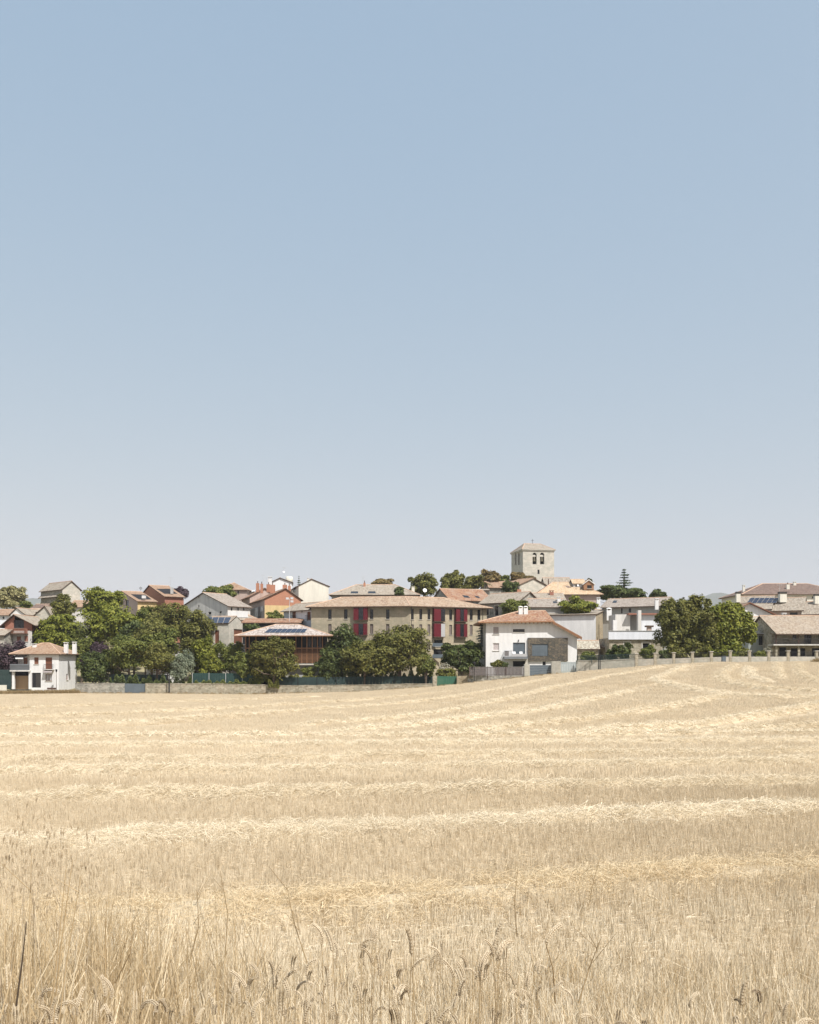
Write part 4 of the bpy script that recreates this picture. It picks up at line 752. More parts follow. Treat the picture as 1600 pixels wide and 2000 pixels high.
# ------------------------------------------------------------------ garden walls, fences, gates, posts
def wall_strip(name, label, pts, th, mat, cat='wall', cop=None, root=None):
    """pts: (px, y_top, y_bottom, d)"""
    r = root or empty(name, (Xat(pts[0][0], pts[0][3]), pts[0][3], Zat(pts[0][2], pts[0][3])), label, cat); m = MB(); n = len(pts); st = []
    for (p, yt, yb, d) in pts: x = Xat(p, d); z1 = Zat(yt, d); z0 = min(Zat(yb, d), tz(x, d)) - .35; st.append([(x, d, z0), (x, d, z1), (x, d + th, z1), (x, d + th, z0)])
    for i in range(n - 1):
        for k in range(3): m.poly([st[i][k], st[i + 1][k], st[i + 1][k + 1], st[i][k + 1]])
    m.poly(st[0][::-1]); m.poly(st[-1]); m.build('masonry', mat, r)
    if cop:
        c = MB()
        for i in range(n - 1):
            a, b = Vector(st[i][1]), Vector(st[i + 1][1]); L = (b - a).length; k = max(1, int(L / .8))
            for j in range(k):
                p, q = a.lerp(b, j / k), a.lerp(b, (j + .96) / k); h_ = .07 + .05 * random.random(); c.obox(p + Vector((0, -.05, .004)), q - p, (0, th + .1, 0), (0, 0, h_))
        c.build('coping', cop, r)
    return r
wall_strip('field_wall', 'long grey rubble wall along the field from the white house to the metal panel', [(147, 1335, 1351, 168), (190, 1335, 1352, 168), (243, 1335.5, 1353.5, 168)], .5, STONE, cop=STONE)
wall_strip('field_wall', 'long rubble wall along the field below the trees and green fences', [(284, 1335.5, 1354, 168), (400, 1336, 1355.5, 168), (500, 1338, 1356, 168), (560, 1339.5, 1356, 167.5), (700, 1338.5, 1352, 166.5), (790, 1336.5, 1347, 165), (845, 1336, 1343, 164)], .5, STONEY, cop=STONEY)
def boards(name, label, px0, px1, y0a, y0b, y1a, y1b, d, n, mat, horizontal=False, cat='fence', gap=.12, frame=None, rec=0, posts=0, group=None, postmat=None, part='board'):
    """a panel fence or gate between two pixels: y0 = top (left, right), y1 = bottom (left, right); one object per board"""
    a, b = P(px0, y1a, d + rec), P(px1, y1b, d + rec); ta, tb = P(px0, y0a, d + rec), P(px1, y0b, d + rec)
    r = empty(name, (a.x, a.y, min(a.z, b.z)), label, cat, group)
    for i in range(n):
        m = MB()
        if horizontal:
            f0, f1 = i / n, (i + 1 - gap) / n; p0, p1, q0, q1 = a.lerp(ta, f0), b.lerp(tb, f0), a.lerp(ta, f1), b.lerp(tb, f1)
        else:
            f0, f1 = i / n, (i + 1 - gap) / n; p0, p1, q0, q1 = a.lerp(b, f0), a.lerp(b, f1), ta.lerp(tb, f0), ta.lerp(tb, f1)
        dy = Vector((0, .04, 0)); lo = [p0, p1, q1, q0]; bk = [k + dy for k in lo]; m.poly(lo); m.poly(bk[::-1])
        for k in range(4): m.poly([bk[k], bk[(k + 1) % 4], lo[(k + 1) % 4], lo[k]])
        m.build(part, mat, r)
    f = MB(); bd = Vector((0, .05, 0))
    for f0 in (.06, .9): p, q = a.lerp(ta, f0) + bd, b.lerp(tb, f0) + bd; f.obox(p, q - p, (0, .06, 0), (0, 0, .08))
    f.build('rail', frame or mat, r)
    for i in range(posts): p = a.lerp(b, i / (posts - 1)); t = ta.lerp(tb, i / (posts - 1)); m = MB(); m.tube([p + Vector((0, -.05, -.6)), t + Vector((0, -.05, .06))], .05, 6); m.build('post', postmat or frame or mat, r)
    return r
boards('metal_panel', 'blue-grey sheet metal panel closing a gap in the rubble wall', 243.2, 283.8, 1335, 1335.5, 1353, 1353.5, 168.1, 8, GREYB, cat='gate', gap=.02, rec=.15)
boards('mesh_fence', 'green mesh fence with pale posts above the rubble wall beside the olive tree', 376, 506, 1314.5, 1315.5, 1333, 1335, 169.3, 26, MESHG, gap=.03, posts=5, postmat=ALU)
boards('screen_fence', 'dark green screening fence on the rubble wall under the big garden tree', 544, 846, 1323, 1320.5, 1339.5, 1336.5, 168.4, 46, SCREEN, gap=.04, posts=9, postmat=BLACKM)
boards('screen_fence', 'dark green screening in shade on the rubble wall above the metal panel', 214, 326, 1317, 1318, 1335, 1336, 170.2, 20, SCREEN, gap=.04, posts=4, postmat=BLACKM)
boards('green_fence', 'dark green fence and gate left of the white house', -30, 22.5, 1308, 1308, 1347, 1346, 171.5, 10, SCREEN, gap=.03)
wall_strip('low_wall', 'low cream wall band in front of the dark green fence at the left edge', [(-40, 1338, 1347, 170.4), (12, 1338, 1347, 170.4)], .3, CREAM)
wall_strip('gate_pillar', 'tall stone pillar left of the bright green gate', [(845.3, 1320, 1345, 163.9), (853.5, 1320, 1345, 163.9)], .7, STONEY, 'pillar')
boards('green_gate', 'bright green metal gate in the stone wall', 854, 892, 1320.5, 1321, 1345, 1341, 163.7, 10, GATEG, cat='gate', gap=.05, rec=.35, frame=GATEG)
wall_strip('gate_pillar', 'wide brown stone pillar right of the bright green gate', [(892.5, 1320.5, 1341, 163.2), (913, 1320, 1339, 162.8)], .7, STONEB, 'pillar')
wall_strip('gate_pillar', 'short grey stone pier with letterbox between the gate pillar and the lamp post', [(914, 1326, 1340, 163), (924, 1326, 1337, 162.6)], .5, STONE, 'pillar')
wall_strip('garden_wall', 'grey stone garden wall under the weathered slat fence', [(924.5, 1319.5, 1337, 162.4), (975, 1319.5, 1331, 161), (1024, 1319.5, 1325, 160)], .5, STONE)
sf = boards('slat_fence', 'weathered grey slat fence on the garden wall before the modern white house', 917, 1024, 1302, 1303, 1319.3, 1319.3, 161.6, 40, SLATG, gap=.25, frame=RUST, posts=4, part='slat')
wall_strip('gate_pillar', 'square stone pillar left of the blue-grey gate', [(1024.5, 1297, 1326, 159.6), (1034.7, 1297, 1325, 159.4)], .7, STONEP, 'pillar')
boards('blue_grey_gate', 'plain blue-grey sliding gate of the modern white house', 1035, 1077, 1299, 1299, 1325, 1319.5, 159, 5, GREYB, horizontal=True, cat='gate', gap=.02, rec=.45)
wall_strip('gate_pillar', 'wide stone pillar between the blue-grey gate and the light grey gate', [(1077.4, 1292, 1320, 158.6), (1095.6, 1291, 1317, 158)], .8, STONEP, 'pillar')
boards('light_grey_gate', 'light grey vertical-board gate beside the modern white house', 1096, 1125.5, 1293, 1293, 1317, 1314, 157.6, 9, GREYL, cat='gate', gap=.14, rec=.4, frame=GREYM)
wall_strip('garden_wall', 'stone garden wall right of the light grey gate', [(1126, 1290.5, 1314, 157), (1168, 1291, 1308.5, 155.5), (1205, 1289, 1305, 154), (1242, 1287.5, 1302, 152.5)], .5, STONEP, cop=STONEP)
boards('wire_fence', 'dark wire fence among bushes on the garden wall', 1127, 1240, 1281, 1277, 1290, 1287, 155.4, 60, SCREEN, gap=.7, posts=5, part='wire')
pil = [1243.5, 1280, 1316.5, 1353, 1390, 1427, 1464.5, 1502, 1540, 1596]
def pd(p): return float(np.interp(p, [1200, 1300, 1400, 1640], [150.4, 147, 144, 141]))
def ptop(p): return float(np.interp(p, [1243, 1316, 1427, 1596], [1277, 1275.5, 1272, 1272]))
for i, p_ in enumerate(pil):
    words = ['first', 'second', 'third', 'fourth', 'fifth', 'sixth', 'seventh', 'eighth', 'ninth', 'tenth'][i]
    d_ = pd(p_); yb = float(np.interp(p_, _ep, _ey)); r_ = wall_strip('fence_pillar', words + ' stone pillar of the railed wall, counted from the modern white house', [(p_ - 2.6, ptop(p_), yb + 1, d_), (p_ + 2.6, ptop(p_), yb + 1, d_)], .45, STONEY, 'pillar', root=None); r_['group'] = 'stone pillars of the railed wall'
    c = MB(); c.cbox((Xat(p_, d_), d_ + .22, Zat(ptop(p_), d_) + .004), .62, .62, .1); c.build('cap', CONC, r_)
    p2 = pil[i + 1] if i < 9 else 1650
    wr = wall_strip('railed_wall', f'low stone wall with iron railing right of the {words} pillar from the modern white house', [(p_ + 2.8, ptop(p_) + 10.5, yb + 1, d_ + .05), (p2 - 2.8, ptop(p2) + 10.5, float(np.interp(p2, _ep, _ey)) + 1, pd(p2) + .05)], .35, STONEP, 'wall'); wr['group'] = 'railed wall bays'
    railing(wr, 'railing', [P(p_ + 3, ptop(p_) + 10.3, d_ + .2), P(p2 - 3, ptop(p2) + 10.3, pd(p2) + .2)], .72, BLACKM, 6, .016)
def post(name, label, px, ytop, d, mat, r=.06, cat='post', lamp=None):
    x = Xat(px, d); z0 = tz(x, d) - .2; z1 = Zat(ytop, d); o = empty(name, (x, d, z0), label, cat); m = MB(); m.tube([(x, d, z0), (x, d, z0 + .9), (x, d, z1)], [r * 1.3, r, r * .8], 8); m.build('pole', mat, o)
    if lamp == 'lantern':
        l = MB(); l.tube([(x, d, z1), (x, d, z1 + .08), (x, d, z1 + .42), (x, d, z1 + .5), (x, d, z1 + .6)], [.08, .12, .2, .24, .03], 8); l.build('lantern', BLACKM, o)
    if lamp == 'flood':
        for sx, dz in ((-.45, .1), (.5, .15), (.5, -.5)): l = MB(); l.cbox((x + sx, d - .1, z1 + dz - .2), .6, .25, .42, .4); l.build('floodlight', ALU, o)
        l = MB(); l.tube([(x - .5, d, z1), (x + .55, d, z1)], .05, 6); l.build('crossarm', ALU, o)
    return o
post('street_lamp', 'slim lantern post in front of the white house at left', 110.3, 1313, 170.2, RUST, .05, 'lamp post', 'lantern')
post('street_lamp', 'slim dark lantern post beside the weathered slat fence', 926.6, 1299, 161.2, BLACKM, .045, 'lamp post', 'lantern')
post('floodlight_mast', 'pale mast with floodlights in front of the orange house', 565.6, 1170, 186.5, ALU, .07, 'mast', 'flood')
post('utility_post', 'dark utility post standing against the rubble wall below the olive tree', 330.5, 1316, 167.2, BLACKM, .14, 'post')
post('utility_post', 'taller of the paired dark posts by the garden wall', 1169.3, 1268, 154.6, BLACKM, .07, 'post'); post('utility_post', 'shorter of the paired dark posts by the garden wall', 1172.3, 1276, 154.4, BLACKM, .08, 'post')
def bin_(px, d, label):
    x = Xat(px, d); z = tz(x, d); o = empty('wheeled_bin', (x, d, z), label, 'bin'); m = MB(); m.obox((x - .28, d - .28, z), (.56, 0, 0), (0, .56, 0), (0, 0, .95)); m.build('body', GREYB, o); l = MB(); l.obox((x - .31, d - .31, z + .955), (.62, 0, 0), (0, .62, 0), (0, .02, .07)); l.build('lid', BLACKM, o)
bin_(1413.5, 143.0, 'dark wheeled bin against the railed wall at right')

# ------------------------------------------------------------------ trees and shrubs
def leaves_obj(name, C, out, size, mat, root, seed, squash=1.0, upb=.35):
    """C: leaf centres in world metres; out: outward directions"""
    r = np.random.default_rng(seed); n = len(C)
    nm = out * .75 + np.array([0, 0, upb]) + r.normal(0, .42, (n, 3)); nm /= np.linalg.norm(nm, axis=1, keepdims=True) + 1e-9
    t = np.cross(nm, r.normal(0, 1, (n, 3))); t /= np.linalg.norm(t, axis=1, keepdims=True) + 1e-9; b = np.cross(nm, t)
    s = (size * r.uniform(.6, 1.4, n))[:, None]; off = np.array(ROOT_OF(root) if root is not None else (0, 0, 0))
    V = np.stack([C - t * s, C + b * s * .55 * squash, C + t * s, C - b * s * .55 * squash], 1).reshape(-1, 3) - off
    Q = np.arange(n * 4).reshape(-1, 4); me = bpy.data.meshes.new(name); fastmesh(me, V, Q); me.materials.append(mat)
    a = me.attributes.new('rnd', 'FLOAT', 'FACE'); a.data.foreach_set('value', r.random(n).astype(np.float32))
    o = bpy.data.objects.new(name, me); COL.objects.link(o); o.parent = root; return o
def crown_pts(c, rx, ry, rz, n, seed, nclump, lump, low=-.55, tight=.5, box=.45):
    r = np.random.default_rng(seed); k = nclump
    d = r.normal(0, 1, (k * 3, 3)); d /= np.linalg.norm(d, axis=1, keepdims=True); d = d[d[:, 2] > low][:k]
    rad = r.uniform(.5, 1.0, len(d)) * (1 - lump * .45) ; cc = d * rad[:, None] / (np.abs(d).max(1) ** box)[:, None]; cc = cc * (1 - .10 * box * 2); cr = r.uniform(.65, 1.25, len(d)) * lump
    j = r.integers(0, len(d), n); q = r.normal(0, 1, (n, 3)); q /= np.linalg.norm(q, axis=1, keepdims=True)
    q[:, 2] = np.where((q[:, 2] < -.3) & (r.random(n) < .6), -q[:, 2], q[:, 2])
    dist = cr[j] * r.random(n) ** tight
    p = cc[j] + q * dist[:, None]; outd = q * .8 + d[j] * .4
    # inner fill
    m = int(n * .18); pi = r.normal(0, .33, (m, 3)); pi = pi / np.maximum(1, np.linalg.norm(pi, axis=1, keepdims=True) / .65); p = np.concatenate([p, pi]); outd = np.concatenate([outd, pi / (np.linalg.norm(pi, axis=1, keepdims=True) + 1e-6)])
    return p * np.array([rx, ry, rz]) + np.array(c), outd
_tseed = [100]
def tree(name, label, px, ytop, ybot, hw, d, mat, n=4200, leaf=.2, nclump=34, lump=.34, trunk=True, group=None, cat='tree', bark=BARK, ryf=.85, tight=.5, low=-.9, sparse=0, box=.45):
    _tseed[0] += 1; sd = _tseed[0]; x = Xat(px, d); g = tz(x, d)
    zt, zb = Zat(ytop, d), max(Zat(ybot, d), g + .05); rz = max(.3, (zt - zb) / 2) / 1.06; rx = hw / F * d / 1.02; cz = (zt + zb) / 2
    root = empty(name, (x, d, g), label, cat, group)
    C, o = crown_pts((x, d, cz), rx, rx * ryf, rz, int(n * 1.45), sd, nclump, lump, low, tight, box); k = C[:, 2] > g + .05
    leaves_obj('crown' if cat == 'tree' else 'foliage', C[k], o[k], leaf * 1.3, mat, root, sd)
    rr = random.Random(sd); m = MB(); h = cz - g; r0 = max(.05, rx * .055)
    if cat == 'tree':
        b0 = Vector((x, d, g - .2)); top = Vector((x + rr.uniform(-.3, .3), d, cz + rz * .35)); mid = b0.lerp(top, .5) + Vector((rr.uniform(-.25, .25), rr.uniform(-.2, .2), 0)); m.tube([b0, b0 + Vector((0, 0, .5)), mid, top], [r0 * 1.5, r0 * 1.1, r0 * .8, r0 * .2], 8)
        for i in range(7):
            s = mid.lerp(top, rr.uniform(-.3, .7)); an = rr.uniform(0, 6.28); e = s + Vector((math.cos(an) * rx * .75, math.sin(an) * rx * .6, rz * rr.uniform(.15, .6))); m.tube([s, s.lerp(e, .5) + Vector((0, 0, -.1 * rz)), e], [r0 * .5, r0 * .32, r0 * .1], 5)
        m.build('trunk', bark, root)
    else:
        for i in range(5): an = rr.uniform(0, 6.28); m.tube([(x, d, g - .1), (x + math.cos(an) * rx * .2, d + math.sin(an) * rx * .2, cz), (x + math.cos(an) * rx * .5, d + math.sin(an) * rx * .5, cz + rz * .5)], [r0, r0 * .6, r0 * .2], 5)
        m.build('stems', bark, root)
    return root
GT = 'garden trees behind the field wall'; SK = 'trees on the village skyline'; SB = 'garden shrubs'
tree('lime_tree', 'pale grey-green dome-shaped tree on the left skyline', 24, 1142, 1198, 36, 245, L_PAL, 5200, .24, 46, .24, group=SK, tight=.35)
tree('round_shrub', 'dark small tree at the right foot of the dome-shaped tree', 52, 1170, 1198, 14, 235, L_MID, 1500, .22, group=SK)
tree('plane_tree', 'airy grey-green tree with pale trunk in front of the ivy barn', 124, 1152, 1225, 28, 205, L_OLV, 3000, .2, 30, .26, bark=BARKP, group=GT)
tree('walnut_tree', 'tall bright green tree right of the ivy-covered barn', 196, 1140, 1215, 50, 200, L_BRI, 5200, .24, 30, .30, group=GT)
tree('walnut_tree', 'bright green tree above the white house chimneys', 118, 1192, 1272, 54, 192, L_BRI, 5200, .23, 34, .30, group=GT)
tree('walnut_tree', 'broad bright green tree left of the ochre house', 226, 1180, 1268, 62, 190, L_BRI, 6200, .24, 38, .30, group=GT)
tree('walnut_tree', 'dark green tree mass in the centre of the left garden', 262, 1195, 1290, 46, 187, L_DRK, 4000, .22, group=GT)
tree('ash_tree', 'tall olive-brown tree in front of the red brick gable house', 332, 1169, 1262, 50, 192, L_OLV, 5200, .2, 36, .28, group=GT)
tree('ash_tree', 'olive green tree left of the house with eight solar panels', 384, 1186, 1285, 38, 188, L_OLV, 4600, .2, group=GT)
tree('acacia_tree', 'olive green tree between the tall ash and the yellow-green lower tree', 296, 1205, 1300, 52, 183, L_OLV, 5000, .19, group=GT)
tree('fruit_tree', 'yellowish green tree behind the wall left of the metal panel', 252, 1236, 1318, 48, 170.4, L_MID, 5600, .18, group=GT, ryf=.75)
tree('fruit_tree', 'yellowish green tree above the metal panel in the wall', 306, 1250, 1318, 42, 170.2, L_OLV, 5000, .17, group=GT, ryf=.8)
for px_, yt, yb, hw, d_, mt, lb in ((160, 1214, 1300, 44, 188, L_MID, 'green tree directly behind the white house chimneys'), (104, 1226, 1292, 38, 185, L_BRI, 'bright green tree behind the white house roof ridge'), (222, 1262, 1326, 34, 171.5, L_MID, 'low green tree right of the dark corner shrub'), (142, 1240, 1322, 26, 182, L_MID, 'green tree between the white house and the purple-leaved trees'), (330, 1276, 1322, 30, 171, L_MID, 'low tree behind the dark utility post'), (376, 1240, 1335, 32, 177, L_OLV, 'olive green tree behind the silvery olive tree'), (312, 1222, 1300, 46, 180, L_MID, 'green tree at the centre of the left garden, above the metal panel'), (416, 1270, 1330, 28, 172.6, L_BRI, 'low bright tree behind the green mesh fence'), (478, 1270, 1335, 28, 169.9, L_MID, 'low tree behind the right end of the green mesh fence')):
    tree('garden_tree', lb, px_, yt, yb, hw, d_, mt, int(2400 + hw * 45), .19, 34, .29, group=GT, ryf=.6)
tree('garden_tree', 'green tree in front of the ochre wall of the roof-terrace house', 284, 1180, 1240, 24, 199, L_MID, 2600, .2, 30, .29, group=GT)
tree('plum_tree', 'dark purple-leaved tree left of the white house', 26, 1247, 1330, 40, 184, L_PUR, 4800, .18, group='purple-leaved trees')
tree('plum_tree', 'dark purple-leaved tree behind the dark green shrub', 195, 1249, 1300, 22, 182, L_PUR, 2400, .17, group='purple-leaved trees')
tree('plum_tree', 'smaller purple-leaved tree directly right of the white house roof', 170, 1270, 1310, 14, 179, L_PUR, 1500, .16, group='purple-leaved trees')
tree('plum_tree', 'purple-leaved tree on the skyline right of the red brick gable house', 352, 1144, 1172, 20, 250, L_PUR, 1600, .22, group='purple-leaved trees')
tree('laurel_shrub', 'dense dark green shrub at the corner of the rubble wall', 184, 1268, 1345, 35, 170.5, L_DRK, 4600, .18, 40, .28, group=SB, cat='shrub', ryf=.6)
tree('olive_tree', 'silvery grey-green olive tree behind the rubble wall', 355, 1262, 1338, 26, 169.6, L_SIL, 4200, .12, 34, .26, group=GT, tight=.4)
tree('fruit_tree', 'fresh green small tree right of the olive tree', 402, 1236, 1318, 30, 176, L_BRI, 3600, .18, group=GT, ryf=.6)
tree('fruit_tree', 'mixed green bushy tree below the solar panel house', 450, 1246, 1322, 34, 173, L_MID, 4000, .18, group=GT, ryf=.6)
tree('rose_bush', 'bushy shrub against the solar panel house wall', 492, 1216, 1240, 18, 181.5, L_DRK, 900, .18, cat='shrub', group=SB)
tree('acacia_tree', 'spreading fine-leaved tree in front of the wooden pavilion', 536, 1236, 1334, 58, 168.0, L_OLV, 8200, .16, 54, .25, group=GT, ryf=.34)
tree('low_shrub', 'dark low shrub on the wall left of the ivy clump', 512, 1300, 1338, 22, 169.4, L_MID, 1700, .17, cat='shrub', group=SB, ryf=.5)
tree('walnut_tree', 'dense dark green tree covering the left half of the stone building', 671, 1210, 1340, 46, 171.0, L_DRK, 7200, .2, 44, .28, group=GT, ryf=.65, low=-.9)
tree('walnut_tree', 'largest garden tree, in front of the stone building corner', 780, 1215, 1334, 71, 169.6, L_OLV, 11500, .19, 60, .25, group=GT, ryf=.72, low=-.8)
tree('walnut_tree', 'olive green tree between the dark tree and the largest garden tree', 712, 1243, 1334, 52, 168.6, L_OLV, 7000, .18, 46, .27, group=GT, ryf=.75, low=-.8)
tree('walnut_tree', 'dark low tree at the right corner of the wooden pavilion', 640, 1262, 1335, 28, 169.0, L_DRK, 3200, .18, 34, .28, group=GT, ryf=.5)
tree('garden_bush', 'green bush at the right end of the dark green screening fence', 832, 1272, 1326, 22, 167.0, L_MID, 2200, .18, cat='shrub', group=SB, ryf=.5)
tree('low_shrub', 'small shrub below the pavilion floor', 603, 1301, 1322, 16, 169.6, L_MID, 900, .16, cat='shrub', group=SB, ryf=.5)
tree('cherry_laurel', 'glossy dark green spreading tree left of the modern white house', 903, 1246, 1318, 48, 167.6, L_DRK, 5200, .22, 40, .27, group=GT, ryf=.45, low=-.9)
tree('fig_shrub', 'white-flowering shrub behind the bright green gate', 868, 1292, 1318, 14, 166.3, L_FLW, 420, .11, cat='shrub', group=SB)
tree('garden_bush', 'green shrub bed behind the bright green gate', 872, 1302, 1330, 24, 166.0, L_YEL, 1500, .14, cat='shrub', group=SB, ryf=.5)
tree('broom_bush', 'rounded olive bush behind the slat fence before the white house', 971, 1286, 1308, 17, 163.4, L_OLV, 1700, .12, 24, .3, cat='shrub', group=SB, ryf=.6)
tree('broom_bush', 'smaller dark bush beside the rounded olive bush', 986, 1290, 1308, 8, 163.2, L_DRK, 600, .12, cat='shrub', group=SB)
tree('garden_tree', 'green tree behind the red tile roof of the modern white house', 1008, 1169, 1208, 34, 185, L_MID, 3400, .2, group=GT)
tree('round_tree', 'round bright green tree above the white annex roof', 1128, 1163, 1210, 43, 186.5, L_BRI, 4600, .2, 40, .25, group=GT)
tree('yellow_bush', 'bush in front of the yellow ground floor of the orange house', 536, 1191, 1226, 20, 191.5, L_MID, 1900, .18, cat='shrub', group=SB)
tree('dark_bush', 'dark bush growing up beside the tan hipped roof', 780, 1145, 1166, 11, 208, L_DRK, 800, .2, cat='shrub', group=SB)
for px_, yt, yb, hw, d_, mt, lb in ((747, 1127, 1150, 24, 245, L_BRN, 'brownish tree on the skyline behind the tan hipped roof'), (826, 1114, 1172, 36, 232, L_OLV, 'leafy green tree on the skyline beside the white satellite dish'), (884, 1108, 1168, 30, 234, L_OLV, 'tall leafy tree on the skyline above the faded red roof'),
        (924, 1120, 1160, 26, 240, L_OLV, 'dull green tree between the two tallest skyline trees'), (957, 1109, 1150, 22, 246, L_BRN, 'brown-green tree on the skyline left of the church tower'), (984, 1122, 1150, 22, 250, L_MID, 'low green tree immediately left of the church tower'), (1014, 1112, 1142, 20, 245, L_BRN, 'brownish tree at the foot of the church tower'), (1034, 1122, 1142, 14, 244, L_BRN, 'small brownish bush on the lit face of the church tower'),
        (432, 1138, 1182, 38, 228, L_MID, 'green tree in front of the skyline red roof at left'), (1196, 1140, 1176, 36, 228, L_DRK, 'dark green tree at the foot of the cedar'), (1238, 1146, 1176, 26, 226, L_DRK, 'dark green tree right of the cedar'), (1282, 1150, 1178, 22, 222, L_DRK, 'dark green treetop left of the big oak'), (1150, 1127, 1150, 8, 246, L_DRK, 'dark treetop behind the wooden dormer'), (306, 1150, 1170, 0, 0, None, '')):
    if mt: tree('skyline_tree', lb, px_, yt, yb, hw, d_, mt, int(1800 + hw * 50), .24, 26, .3, group=SK)
tree('dark_bush', 'dark round evergreen bush below the church gable', 998, 1130, 1165, 20, 226, L_DRK, 2600, .2, 30, .28, cat='shrub', group=SB)
tree('holm_oak', 'dark olive oak with crowded crown right of the white terrace', 1322, 1153, 1312, 46, 158, L_OLV, 15000, .19, 110, .22, group='big trees behind the railed wall', ryf=.8, low=-.97, tight=.4, box=.55)
tree('holm_oak', 'dark olive oak in the middle of the big tree group', 1360, 1155, 1312, 45, 157, L_OLV, 12000, .19, 90, .23, group='big trees behind the railed wall', ryf=.8, low=-.97, tight=.4, box=.55)
tree('holm_oak', 'olive green tree filling the gap between the dark oaks and the bright walnut', 1388, 1178, 1312, 28, 154.5, L_OLV, 6000, .19, 50, .25, group='big trees behind the railed wall', ryf=.8, low=-.97)
tree('walnut_tree', 'large bright green walnut tree right of the dark oaks', 1427, 1163, 1312, 58, 155.5, L_BRI, 14000, .23, 90, .24, group='big trees behind the railed wall', ryf=.7, low=-.97, box=.55)
for px_, yt, yb, hw, d_, mt, lb in ((1148, 1268, 1292, 18, 158.5, L_MID, 'green bush behind the wire fence right of the light grey gate'), (1216, 1252, 1292, 22, 156.5, L_DRK, 'taller dark bush before the white terrace parapet'), (1194, 1266, 1292, 14, 157.5, L_DRK, 'small dark bush by the tile hood'), (1264, 1258, 1291, 18, 154.5, L_MID, 'green bush below the white-framed window'), (1300, 1268, 1290, 14, 151.5, L_DRK, 'dark bush at the foot of the crowded oak'), (1484, 1270, 1288, 16, 151.0, L_BRI, 'low bright bush before the grey-green house'), (1500, 1262, 1284, 8, 152.5, L_FLW, 'white-flowering bush before the grey-green house'), (1448, 1262, 1290, 20, 152.0, L_YEL, 'yellow-green bush under the bright walnut tree'), (1395, 1264, 1290, 20, 151.5, L_BRI, 'bright green bush under the oaks'), (1322, 1256, 1296, 24, 151.8, L_OLV, 'dark olive bush filling the foot of the crowded oak'), (1360, 1252, 1296, 26, 151.6, L_OLV, 'dark olive bush filling the foot of the middle oak'), (1425, 1258, 1296, 24, 150.6, L_BRI, 'bright leafy bush at the foot of the large walnut tree')):
    tree('garden_bush', lb, px_, yt, yb, hw, d_, mt, int(700 + hw * 55), .16, 24, .3, cat='shrub', group=SB, ryf=.6)
# hedge and creepers
def hedge(name, label, pts, hpx, mat, n, leaf, cat='hedge', th=.5):
    _tseed[0] += 1; r = np.random.default_rng(_tseed[0]); p0 = pts[0]; root = empty(name, (Xat(p0[0], p0[2]), p0[2], tz(Xat(p0[0], p0[2]), p0[2])), label, cat)
    u = r.random(n) * (len(pts) - 1); i = u.astype(int); f = u - i; A = np.array(pts, float); q = A[i] * (1 - f[:, None]) + A[i + 1] * f[:, None]
    d = q[:, 2] + r.uniform(-th, th, n); X = (q[:, 0] - 800) / F * d; lum = .6 + .4 * np.sin(q[:, 0] * .35) * np.sin(q[:, 0] * .13 + 1)
    Z = EYE + (HOR - (q[:, 1] + hpx * (1 - lum * r.random(n) ** .7))) / F * d; C = np.stack([X, d, Z], 1); o = np.stack([r.normal(0, .3, n), -np.ones(n) * .8, np.ones(n) * .5], 1)
    leaves_obj('foliage', C, o, leaf, mat, root, _tseed[0]); return root
hedge('ivy_hedge', 'yellow-green creeper hedge along the top of the dark screening fence', [(528, 1314, 169.4), (590, 1315, 169.3), (662, 1313, 169.2)], 12, L_YEL, 3800, .13)
hedge('ivy_clump', 'yellow-green ivy clump hanging over the rubble wall', [(524, 1321, 167.4), (536, 1320, 167.4), (545, 1324, 167.4)], 22, L_YEL, 1200, .13, 'ivy', .2)
hedge('climbing_plants', 'straggly shrubs along the foot of the green mesh fence', [(380, 1325, 168.9), (440, 1326, 168.9), (515, 1322, 168.9)], 14, L_MID, 2200, .12, 'shrub', .2)
hedge('barn_ivy', 'ivy sheet climbing the shaded side of the tall stone barn', [(80, 1166, 252), (100, 1166, 246), (121, 1166, 238.5)], 22, L_MID, 1600, .22, 'ivy', .4)
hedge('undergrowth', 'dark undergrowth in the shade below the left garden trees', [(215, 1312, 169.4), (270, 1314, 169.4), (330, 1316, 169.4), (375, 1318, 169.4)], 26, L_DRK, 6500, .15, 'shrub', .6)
hedge('undergrowth', 'dark undergrowth under the largest garden tree behind the screening fence', [(625, 1304, 170.4), (700, 1302, 170.4), (780, 1302, 170.2), (850, 1306, 169)], 30, L_DRK, 8000, .16, 'shrub', .6)
